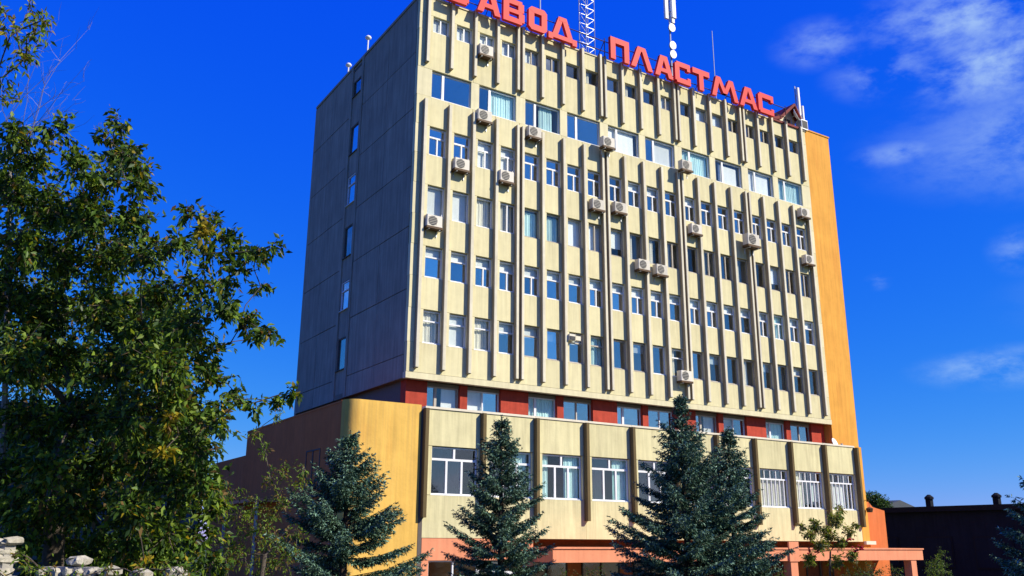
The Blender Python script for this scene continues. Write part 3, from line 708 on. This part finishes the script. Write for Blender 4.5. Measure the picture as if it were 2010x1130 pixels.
def dish(label, loc, r, rz, tilt=20):
    t = thing('satellite_dish', label, 'satellite dish', loc, rz)
    b = MB(); n = 16; rings = 4
    for k in range(rings + 1):
        q = r * k / rings
        for j in range(n):
            a = 2 * math.pi * j / n; b.v.append((q * math.cos(a), -(.35 * q * q / r), q * math.sin(a)))
    for k in range(rings):
        for j in range(n):
            j2 = (j + 1) % n; b.f.append((k * n + j, k * n + j2, (k + 1) * n + j2, (k + 1) * n + j))
    o = b.build('reflector', MT['whitepaint'], t, (0, 0, r + .3), True); o.rotation_euler = (R(-tilt), 0, 0)
    sm = o.modifiers.new('thickness', 'SOLIDIFY'); sm.thickness = .025
    b = MB(); b.tube([(0, .25, 0), (0, .25, r + .3), (0, .02, r + .3)], [.03, .03, .03], 6); b.build('stand', MT['steel'], t)
    b = MB(); b.tube([(0, -.05, .25), (0, -.5, r * .8 + .3)], [.015, .015], 5); b.box(-.05, .05, -.58, -.48, r * .8 + .25, r * .8 + .37); b.build('feed_arm', MT['steel'], t)
    return t
dish('white satellite dish on the roof corner in front of the hut', (30.15, .2, ZT + .35), .48, R(28))
dish('cream satellite dish on the annex roof beside the orange tower', (at_Y(1635, 862, -1.2)[0], -1.2, LZ - .42), .36, R(15))
# wall lamp on the right end pier
t = thing('wall_lamp', 'small bronze lamp hanging on the orange pier at the annex corner', 'lamp', (29.9, LY - .02, 5.6))
MB().tube([(0, 0, 0), (0, -.28, 0)], [.02, .02], 5).build('bracket', MT['lamp'], t); MB().tube([(0, -.28, .02), (0, -.28, -.42)], [.012, .012], 5).build('stem', MT['lamp'], t)
MB().tube([(0, -.28, -.42), (0, -.28, -.5), (0, -.28, -.72)], [.06, .22, .16], 10).build('shade', MT['lamp'], t)

# ------------------------------------------------------------------ other buildings
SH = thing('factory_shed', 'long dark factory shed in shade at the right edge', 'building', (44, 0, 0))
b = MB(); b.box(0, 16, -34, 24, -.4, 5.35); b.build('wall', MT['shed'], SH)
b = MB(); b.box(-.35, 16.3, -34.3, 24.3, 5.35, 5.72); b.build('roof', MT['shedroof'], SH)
for k in range(12):
    y = -30 + 4.4 * k
    f = MB().box(-.06, -.002, y, y + 2.8, 1.4, 3.6).build('window', MT['shedroof'], SH)
    MB().box(-.09, -.061, y + .1, y + 2.7, 1.5, 3.5).build('shutter', MT['shed'], f)
for (px, hh, lab) in ((1825, 1.25, 'squat dark roof vent near the middle of the shed roof'), (1958, 1.15, 'dark roof vent closest to the right edge of the photo')):
    p = at_X(px, 990, 46)
    t = thing('roof_vent', lab, 'vent', (46, p[1], 5.72))
    MB().cbox(-.2, .2, -.2, .2, 0, hh * .5).build('shaft', MT['shedroof'], t); MB().tube([(0, 0, hh * .5), (0, 0, hh * .62), (0, 0, hh * .78)], [.33, .33, .1], 10).build('cowl', MT['shedroof'], t)
p = at_Y(450, 822, 27)
GB = thing('outbuilding', 'low grey outbuilding with flat dark roof behind the trees at left', 'building', (0, 27, 0))
b = MB(); b.box(-26, -2.5, 0, 9, -.4, p[2] - .9); b.build('wall', MT['greywall'], GB)
b = MB(); b.box(-26.4, -2.2, -.5, 9.4, p[2] - .9, p[2]); b.build('roof', MT['greyroof'], GB)
for k in range(5):
    f = MB().box(-24 + 4.2 * k, -22 + 4.2 * k, -.05, -.002, 6.0, 7.8).build('window', MT['darkframe'], GB); MB().box(-23.9 + 4.2 * k, -22.1 + 4.2 * k, -.06, -.051, 6.1, 7.7).build('pane', MT['glassdark'], f)
p = at_Y(1765, 985, 150)
t = thing('distant_hall', 'pale distant hall roof beyond the shed', 'building', (p[0], 150, 0))
b = MB(); b.box(-9, 9, 0, 20, -.5, p[2] - 2); b.build('wall', MT['greywall'], t)
b = MB(); b.prism_y([(-10, p[2] - 2), (10, p[2] - 2), (0, p[2] + .6)], -.4, 20.4); b.build('roof', MT['greyroof'], t)

# ------------------------------------------------------------------ low stone wall at the lower left
WL = thing('stone_wall', 'ragged low wall of whitewashed stones under the big tree', 'wall', (0, 0, 0))
pa, pb = at_depth(-140, 1090, 11.8), at_depth(330, 1120, 11.2)
A = Vector((pa[0], pa[1], 0)); B_ = Vector((pb[0], pb[1], 0)); dirw = (B_ - A).normalized(); nrm = Vector((-dirw.y, dirw.x, 0)); LEN = (B_ - A).length
def stone(cx, cz, w_, h, d):
    b = MB(); n = 7
    def P(x, y, z): v = A + dirw * x + nrm * y; return (v.x, v.y, z)
    tilt = rnd.uniform(-.18, .18)
    for (sc_, y) in ((.62, -d * .5), (.95, -d * .30), (1.0, d * .1), (.8, d * .5)):
        for k in range(n):
            a = 2 * math.pi * (k + .5) / n + tilt; q = sc_ * rnd.uniform(.82, 1.08)
            b.v.append(P(cx + math.cos(a) * q * w_ * .56, y + rnd.uniform(-.03, .03), cz + math.sin(a) * q * h * .56))
    for k in range(3):
        for j in range(n): b.f.append((k * n + j, k * n + (j + 1) % n, (k + 1) * n + (j + 1) % n, (k + 1) * n + j))
    b.f.append(tuple(reversed(range(n)))); b.f.append(tuple(3 * n + j for j in range(n)))
    b.build('stone', MT['stone'], WL)
z = float(ground_z(A.x, A.y)) - .1
gz0 = z
row = 0
while z < 2.95:
    h = rnd.uniform(.10, .16); x = rnd.uniform(-.1, .1)
    while x < LEN:
        w_ = rnd.uniform(.11, .25); frac = (x + w_ / 2) / LEN
        px_ = -140 + 470 * frac
        top = 3.08 if px_ < 25 else (2.56 if px_ < 95 else (2.74 if px_ < 200 else 2.62))
        if z + h / 2 < top + rnd.uniform(-.07, .05): stone(x + w_ / 2, z + h / 2 + rnd.uniform(-.02, .02), w_, h, rnd.uniform(.26, .36))
        x += w_
    z += h; row += 1
b = MB()
for (f0, f1, tz) in ((0, .345, 2.98), (.352, .497, 2.48), (.5, .72, 2.66), (.725, 1, 2.54)):
    A2, B2 = A + dirw * LEN * f0, A + dirw * LEN * f1
    q = [A2 + nrm * -.10, B2 + nrm * -.10, B2 + nrm * .1, A2 + nrm * .1]; b.prism([(p.x, p.y) for p in q], gz0, tz)
b.build('mortar_core', MT['mortar'], WL)

# ------------------------------------------------------------------ vegetation
def leaf_cloud(name, parent, pos, dirs, size, mats, mat_idx, aspect=.36, fold=.25, loc=None):
    """one mesh of many small folded leaves; pos/dirs numpy arrays"""
    n = len(pos)
    d = dirs / (np.linalg.norm(dirs, axis=1, keepdims=True) + 1e-9)
    rv = nrg.normal(size=(n, 3)); s = np.cross(d, rv); s /= np.linalg.norm(s, axis=1, keepdims=True) + 1e-9
    nn = np.cross(d, s)
    sz = np.asarray(size).reshape(-1, 1) * np.ones((n, 1))
    v0 = pos; v2 = pos + d * sz - np.array([0, 0, 1]) * sz * .12
    mid = pos + d * sz * .45
    v1 = mid + s * sz * aspect * .5 + nn * sz * fold * .3; v3 = mid - s * sz * aspect * .5 + nn * sz * fold * .3
    verts = np.stack([v0, v1, v2, v3], 1).reshape(-1, 3)
    me = bpy.data.meshes.new(name)
    base = np.arange(n) * 4
    tri = np.stack([base, base + 1, base + 2, base, base + 2, base + 3], 1).reshape(-1)
    me.vertices.add(n * 4); me.vertices.foreach_set('co', verts.astype(np.float32).ravel())
    me.loops.add(n * 6); me.loops.foreach_set('vertex_index', tri.astype(np.int32))
    me.polygons.add(n * 2); me.polygons.foreach_set('loop_start', np.arange(n * 2, dtype=np.int32) * 3)
    for m in mats: me.materials.append(MT[m])
    me.polygons.foreach_set('material_index', np.repeat(np.asarray(mat_idx, dtype=np.int32), 2))
    me.update(calc_edges=True); me.validate()
    return inst(name, me, parent, loc)

def broadleaf(name, label, cat, base, fork, clumps, mats, weights, leaf=.085, twigs=26, per=13, trunk_r=.16, group=None, loose=1.0, aspect=.36, special=None, crown_name='crown'):
    """clumps: list of (x,y,z,r). limbs run from the trunk's fork to each clump"""
    base = np.array(base, float); fork = np.array(fork, float)
    t = thing(name, label, cat, base, 0, group)
    cl = np.array(clumps) - np.array([*base, 0])
    b = MB(); f0 = fork - base
    b.tube([(0, 0, -.15), tuple(f0 * .33 + np.array([.08, -.05, 0])), tuple(f0 * .7 + np.array([-.05, .06, 0])), tuple(f0)], [trunk_r * 1.35, trunk_r, trunk_r * .85, trunk_r * .7], 9)
    tr = b.build('trunk', MT['bark'], t, None, True)
    b = MB()
    # greedy limb tree: each clump hooks to the nearest already connected point that is closer to the fork
    nodes = [f0 * .55, f0 * .8, f0]; rads = [trunk_r * .6, trunk_r * .55, trunk_r * .5]
    order = np.argsort(np.linalg.norm(cl[:, :3] - f0, axis=1))
    for i in order:
        c = cl[i, :3]; dn = [np.linalg.norm(c - q) + .25 * np.linalg.norm(q - f0) for q in nodes]; k = int(np.argmin(dn))
        q = nodes[k]; L_ = np.linalg.norm(c - q); r0 = max(.010, rads[k] * .62)
        md = (q + c) / 2 + nrg.normal(size=3) * L_ * .07 + np.array([0, 0, .06 * L_])
        b.tube([tuple(q), tuple(md), tuple(c)], [r0, r0 * .75, max(.007, r0 * .5)], 5, False)
        nodes += [md, c]; rads += [r0 * .75, max(.009, r0 * .55)]
    P, D, S, I = [], [], [], []
    for i in range(len(cl)):
        c, r_ = cl[i, :3], cl[i, 3]
        nt_ = max(5, int(twigs * (r_ / .5) ** 2))
        u = nrg.normal(size=(nt_, 3)); u /= np.linalg.norm(u, axis=1, keepdims=True); u[:, 2] += .15
        L_ = r_ * nrg.uniform(.55, 1.15 * loose, size=(nt_, 1))
        start = c + u * r_ * .12
        end = c + u * L_ - np.array([0, 0, 1]) * L_ * .22
        for k in range(0, nt_, 2): b.tube([tuple(start[k]), tuple(end[k])], [.006, .003], 3, False)
        tt = nrg.uniform(.15, 1.02, size=(nt_, per, 1))
        pos = start[:, None] + (end - start)[:, None] * tt + nrg.normal(size=(nt_, per, 3)) * .035
        dr = (end - start)[:, None] / (L_[:, None] + 1e-6) * .7 + nrg.normal(size=(nt_, per, 3)) * .75 - np.array([0, 0, .35])
        P.append(pos.reshape(-1, 3)); D.append(dr.reshape(-1, 3)); n = nt_ * per
        S.append(leaf * nrg.uniform(.6, 1.25, n))
        wts = np.array(weights, float)
        if special and i in special: wts = np.array(special[i], float)
        wts = wts * nrg.uniform(.6, 1.4, len(wts)); wts /= wts.sum()
        I.append(nrg.choice(len(mats), n, p=wts))
    b.build('limb', MT['bark'], t)
    leaf_cloud(crown_name, t, np.concatenate(P), np.concatenate(D), np.concatenate(S), mats, np.concatenate(I), aspect)
    return t

# big tree on the left
CL = [(235, 238, .22), (212, 272, .28), (245, 300, .30), (110, 258, .3), (30, 262, .34), (60, 305, .42), (150, 330, .42), (212, 350, .42), (272, 325, .22), (272, 370, .3), (20, 370, .5), (100, 400, .5), (180, 420, .5), (262, 430, .36),
      (30, 470, .55), (120, 500, .52), (210, 500, .52), (285, 500, .34), (378, 420, .2), (410, 436, .24), (350, 480, .3), (432, 466, .26), (400, 500, .32), (470, 488, .26), (530, 486, .2), (500, 502, .22), (450, 540, .3), (370, 560, .42),
      (512, 562, .18), (300, 575, .42), (430, 600, .36), (478, 632, .28), (520, 652, .2), (498, 664, .14), (360, 640, .46), (280, 650, .5), (200, 600, .55), (100, 600, .6), (20, 580, .55), (30, 700, .62), (120, 700, .62), (220, 720, .58), (320, 720, .52), (400, 690, .40),
      (425, 745, .32), (350, 800, .5), (250, 820, .55), (150, 820, .6), (50, 830, .6), (418, 830, .32), (380, 880, .4), (440, 790, .22), (300, 900, .55), (200, 920, .55), (100, 920, .55), (20, 930, .55), (350, 960, .5), (400, 940, .36), (425, 990, .36), (260, 1000, .5), (160, 1000, .42),
      (330, 1050, .42), (250, 1065, .34), (400, 1060, .38), (60, 1050, .34), (130, 1060, .34), (90, 1100, .3), (200, 1070, .36), (280, 1110, .34), (350, 1110, .34), (420, 1110, .3), (230, 1125, .3), (45, 1010, .34), (90, 1000, .36), (20, 990, .3), (545, 790, .12), (575, 770, .1), (500, 790, .16), (465, 775, .2)]
clumps = []; spec = {}
for (x, y, r_) in CL:
    D = 13.2 + rnd.uniform(-.9, .9) + (.6 if x < 250 else 0)
    clumps.append((*at_depth(x, y, D), r_))
    if x < 330 and y > 330 or (y > 560 and x < 400):
        clumps.append((*at_depth(x + rnd.uniform(-40, 40), y + rnd.uniform(-30, 30), D + rnd.uniform(1.0, 2.0)), r_ * 1.05))
        if y > 520: clumps.append((*at_depth(x + rnd.uniform(-40, 40), y + rnd.uniform(-30, 30), D + rnd.uniform(2.0, 3.2)), r_ * 1.1))
for (x, y, r_) in ((335, 822, .13), (285, 1110, .12), (325, 880, .12), (400, 455, .1)):
    spec[len(clumps)] = (0, .1, .2, 1.0, .1); clumps.append((*at_depth(x, y, 12.3), r_))
bx_ = at_depth(95, 1130, 14.3)
gzb = float(ground_z(bx_[0], bx_[1]))
fork_ = at_depth(140, 800, 14.2)
broadleaf('broadleaf_tree', 'large dark green leafy tree filling the left of the photo', 'tree', (bx_[0], bx_[1], gzb), fork_, clumps,
          ['leafdark', 'leaf', 'leaflight', 'leafyellow', 'leafbrown'], (.36, .38, .22, .025, .05), .122, 44, 13, .17, 'broadleaf trees at the left', special=spec, aspect=.46)
# second tree whose branch hangs in from the left
CL2 = [(15, 30, .26), (62, 18, .2), (38, 95, .24), (8, 150, .22), (70, 60, .12), (8, 195, .14), (82, 40, .1), (-60, 80, .35), (-90, 0, .4), (-120, 150, .4), (-40, -60, .35), (52, 112, .08), (20, 70, .2), (-30, 170, .2), (-150, -90, .45)]
c2 = [(*at_depth(x, y, 9.6 + rnd.uniform(-.4, .4)), r_) for (x, y, r_) in CL2]
b2 = at_depth(-330, 1130, 10); fork2 = at_depth(-260, 420, 9.8)
broadleaf('broadleaf_tree', 'yellow green branch tips reaching in at the top left corner', 'tree', (b2[0], b2[1], float(ground_z(b2[0], b2[1]))), fork2, c2,
          ['leaf', 'leaflight', 'leafyellow', 'leafbrown'], (.25, .42, .28, .12), .085, 26, 11, .16, 'broadleaf trees at the left')
# bare twigs of the same tree's neighbour
tw = thing('bare_sapling', 'pale bare twigs spreading against the sky above the big tree', 'tree', (bx_[0] - .6, bx_[1] + 1.0, float(ground_z(bx_[0], bx_[1] + 1))))
b = MB(); o_ = np.array(tw.location); s0 = at_depth(20, 330, 15) - o_
b.tube([(0, 0, -.1), tuple(s0 * .5 + np.array([.1, 0, 0])), tuple(s0)], [.07, .05, .025], 6)
b.build('trunk', MT['twig'], tw)
b = MB()
for (x, y) in ((185, 105), (150, 85), (175, 45), (120, 30), (155, 190), (110, 215), (130, 150), (90, 60), (100, 130), (165, 150), (140, 250), (60, 120)):
    e = at_depth(x, y, 15 + rnd.uniform(-.3, .3)) - o_; st = s0 + nrg.normal(size=3) * .25
    wob = nrg.normal(size=3) * .16; pts = [st + (e - st) * f_ + wob * math.sin(f_ * 3.1) + nrg.normal(size=3) * .03 - np.array([0, 0, .25]) * f_ * f_ * .4 for f_ in (0, .25, .5, .75, 1)]
    b.tube([tuple(q) for q in pts], [.007, .006, .0045, .003, .0015], 4, False)
    for k in range(9):
        q = pts[rnd.choice([1, 2, 3, 3, 4])] + nrg.normal(size=3) * .02; dv = (e - st) / np.linalg.norm(e - st) * .2 + nrg.normal(size=3) * .15
        b.tube([tuple(q), tuple(q + dv * .5 + nrg.normal(size=3) * .02), tuple(q + dv)], [.003, .0022, .001], 3, False)
b.build('bare_twig', MT['twig'], tw)
# weeds growing over the wall
c6 = [(*at_depth(x, y, 10.9 + rnd.uniform(-.2, .2)), r_) for (x, y, r_) in ((62, 1118, .16), (100, 1128, .16), (35, 1085, .1), (215, 1118, .14), (262, 1124, .18), (318, 1118, .18), (150, 1135, .14), (8, 1132, .14), (-40, 1100, .2), (360, 1128, .2))]
b6 = at_depth(130, 1130, 10.8)
broadleaf('weed', 'straggly green weeds growing over the low white stone wall', 'plant', (b6[0], b6[1], float(ground_z(b6[0], b6[1]))), at_depth(130, 1180, 10.8), c6, ['leaf', 'leaflight', 'leafyellow', 'leafbrown'], (.4, .4, .1, .12), .075, 60, 10, .02)
# light green shrub by the annex side
CL3 = [(470, 1010, .38), (505, 1045, .34), (545, 1062, .32), (582, 1052, .24), (480, 1090, .34), (560, 1100, .3), (520, 1110, .36), (440, 1080, .36), (505, 990, .26), (450, 960, .3), (560, 930, .22), (585, 950, .2), (530, 940, .2), (600, 920, .16), (545, 975, .22), (520, 880, .16), (500, 850, .12), (545, 815, .1), (540, 1000, .26)]
c3 = [(*at_depth(x, y, 18 + rnd.uniform(-.6, .6)), r_ * 1.25) for (x, y, r_) in CL3]
b3 = at_depth(520, 1130, 18.2)
broadleaf('leafy_shrub', 'light green and rusty leaved shrub in front of the shaded annex side', 'shrub', (b3[0], b3[1], float(ground_z(b3[0], b3[1]))), at_depth(520, 1090, 18.1), c3,
          ['leaf', 'leaflight', 'leafyellow', 'leafbrown'], (.3, .42, .05, .2), .09, 26, 12, .06)
# small tree with pale leaves and red berries by the entrance
CL4 = [(1600, 1030, .3), (1640, 1020, .34), (1625, 1045, .34), (1665, 1045, .22), (1590, 1050, .26), (1650, 1065, .26), (1612, 1070, .3), (1680, 1030, .14), (1650, 1000, .16), (1575, 1035, .16), (1590, 1095, .3), (1640, 1100, .3), (1670, 1090, .24)]
c4 = [(*at_depth(x, y, 38 + rnd.uniform(-.5, .5)), r_ * 1.1) for (x, y, r_) in CL4]
b4 = at_depth(1630, 1130, 38)
t4 = broadleaf('rowan_tree', 'small pale leaved tree with red berries in front of the canopy', 'tree', (b4[0], b4[1], float(ground_z(b4[0], b4[1]))), at_depth(1630, 1080, 38), c4,
               ['leaflight', 'leafpale', 'leafbrown', 'leaf'], (.3, .34, .16, .2), .15, 85, 12, .05)
o_ = np.array(t4.location)
for (x, y) in ((1605, 1086), (1680, 1082), (1668, 1060), (1690, 1075), (1590, 1080)):
    c = at_depth(x, y, 37.4) - o_; b = MB()
    for k in range(7):
        q = c + nrg.normal(size=3) * .07; b.tube([tuple(q), tuple(q + np.array([0, 0, .03])), tuple(q + np.array([0, 0, .07]))], [.02, .06, .02], 5)
    b.build('berry_cluster', MT['berry'], t4)
# hedge bushes under the canopy
def bush(label, px, py, D, w_, mats, wts):
    c = [(*(at_depth(px, py, D) + np.array([rnd.uniform(-w_, w_), rnd.uniform(-.6, .6), rnd.uniform(-1.3, .0)])), rnd.uniform(.4, .6)) for _ in range(int(14 * w_ / 1.5))]
    p = at_depth(px, 1130, D); g = float(ground_z(p[0], p[1]))
    broadleaf('bush', label, 'bush', (p[0], p[1], g), (p[0], p[1], g + .5), c, mats, wts, .1, 18, 10, .05, 'bushes along the ground floor')
bush('dark bush under the canopy left of the berry tree', 1500, 1115, 37, 1.3, ['leafdark', 'leaf', 'leafbrown'], (.5, .3, .2))
bush('olive bush under the canopy right of the berry tree', 1720, 1120, 37, 1.5, ['leafdark', 'leaf', 'leafbrown'], (.5, .3, .2))
bush('brownish bush between the two spruces in front of the entrance', 1160, 1125, 37, 1.4, ['leafdark', 'leaf', 'leafbrown'], (.4, .3, .3))
bush('green bush at the foot of the dark shed beyond the canopy end', 1840, 1085, 46, 1.0, ['leafdark', 'leaf', 'leaflight'], (.4, .4, .2))

def spruce(label, px, py_top, D, wpx, seed, name='spruce_tree', dens=1.0, droop=.25, mats=('sprucedark', 'spruce', 'sprucetip'), wts=(.3, .48, .22), pexp=.95):
    g = np.random.default_rng(seed)
    top = at_depth(px, py_top, D); gz_ = float(ground_z(top[0], top[1])); h = top[2] - gz_
    t = thing(name, label, 'tree', (top[0], top[1], gz_), 0, 'spruces in front of the facade')
    MB().tube([(0, 0, -.1), (.02, 0, h * .4), (0, .02, h * .8), (0, 0, h)], [.16, .11, .05, .012], 8).build('trunk', MT['sbark'], t)
    Rb = wpx / FPX * D / 2 / (1 - (3.0 - gz_) / h) ** pexp * .9    # radius at the foot from the measured width at eye height
    b = MB(); P, Dv, S, I = [], [], [], []
    z = .25; 
    while z < h - .12:
        f_ = z / h; nb = int(g.integers(5, 8))
        prof = Rb * (1 - f_) ** pexp * (1.0 if f_ < .86 else .6)
        ph = g.uniform(0, 6.28)
        for k in range(nb):
            a = ph + 6.283 * k / nb + g.normal() * .22
            Lb = max(.1, prof * g.choice([.62, .8, .95, 1.05, 1.18], p=[.15, .25, .3, .2, .1]) + .04)
            d = np.array([math.cos(a), math.sin(a), 0.0]); sd_ = np.array([-d[1], d[0], 0])
            rise = (.55 * f_ - droop * (1 - f_)) + g.normal() * .08
            z0 = z + g.uniform(-.1, .1)
            def pt(s): return np.array([0, 0, z0]) + d * Lb * s + np.array([0, 0, 1]) * Lb * (rise * s + .22 * s * s)
            b.tube([tuple(pt(0)), tuple(pt(.5)), tuple(pt(1))], [.012 + .016 * (1 - f_), .010, .004], 4, False)
            ns = max(3, int(Lb / .105))
            for q in range(ns + 1):
                s = .16 + .84 * q / ns
                c = pt(s)
                lt = (.15 + .36 * Lb * (1 - s) ** .8 * .75) * g.uniform(.7, 1.2)
                for sg in (-1, 1, 0) if q < ns else (0,):
                    if sg == 0: tdir = (d + np.array([0, 0, -.5 if q < ns else .25])) ; lt2 = lt * (.55 if q < ns else .9)
                    else: tdir = d * .75 + sd_ * sg * .8 + np.array([0, 0, g.uniform(-.4, .02)]); lt2 = lt
                    tdir = tdir / np.linalg.norm(tdir)
                    n = max(4, int(lt2 / .0125 * dens))
                    u = g.uniform(0, 1, (n, 1))
                    pos = c + tdir * lt2 * u
                    dr = tdir * .85 + g.normal(size=(n, 3)) * .48 + np.array([0, 0, .12])
                    P.append(pos); Dv.append(dr); S.append(g.uniform(.07, .125, n))
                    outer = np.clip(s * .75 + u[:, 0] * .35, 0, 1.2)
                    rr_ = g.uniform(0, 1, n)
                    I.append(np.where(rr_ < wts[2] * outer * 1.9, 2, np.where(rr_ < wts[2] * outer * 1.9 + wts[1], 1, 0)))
        z += (.20 + .16 * (1 - f_)) * g.uniform(.8, 1.25)
    n = 30                               # leader
    P.append(np.stack([np.zeros(n), np.zeros(n), h - .35 + g.uniform(0, .4, n)], 1)); Dv.append(g.normal(size=(n, 3)) * .5 + np.array([0, 0, .7])); S.append(g.uniform(.06, .1, n)); I.append(np.full(n, 1))
    b.build('limb', MT['sbark'], t)
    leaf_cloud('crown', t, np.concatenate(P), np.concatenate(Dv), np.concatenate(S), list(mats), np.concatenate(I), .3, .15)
    return t
spruce('leftmost blue spruce before the rounded orange corner', 688, 844, 27, 255, 11, pexp=.9, droop=.32)
spruce('narrow blue spruce covering the second annex window', 985, 818, 31, 190, 12, pexp=.78)
spruce('tallest blue spruce standing before the middle of the annex', 1335, 778, 31, 300, 13, pexp=1.15)
spruce('shorter blue spruce just right of the tallest one', 1428, 843, 32.5, 150, 14, pexp=.7)
spruce('dark spruce cut off by the right edge of the photo', 2050, 885, 24, 190, 15)
p = at_depth(1716, 985, 120)
c5 = [(*(p + nrg.normal(size=3) * np.array([1, 1, .6])), 1.2) for _ in range(5)]
broadleaf('distant_tree', 'tiny distant tree crown just above the stepped orange wall', 'tree', (p[0], p[1], -.4), (p[0], p[1], p[2] - 1.5), c5, ['leafdark', 'leaf'], (.5, .5), .35, 12, 8, .2)
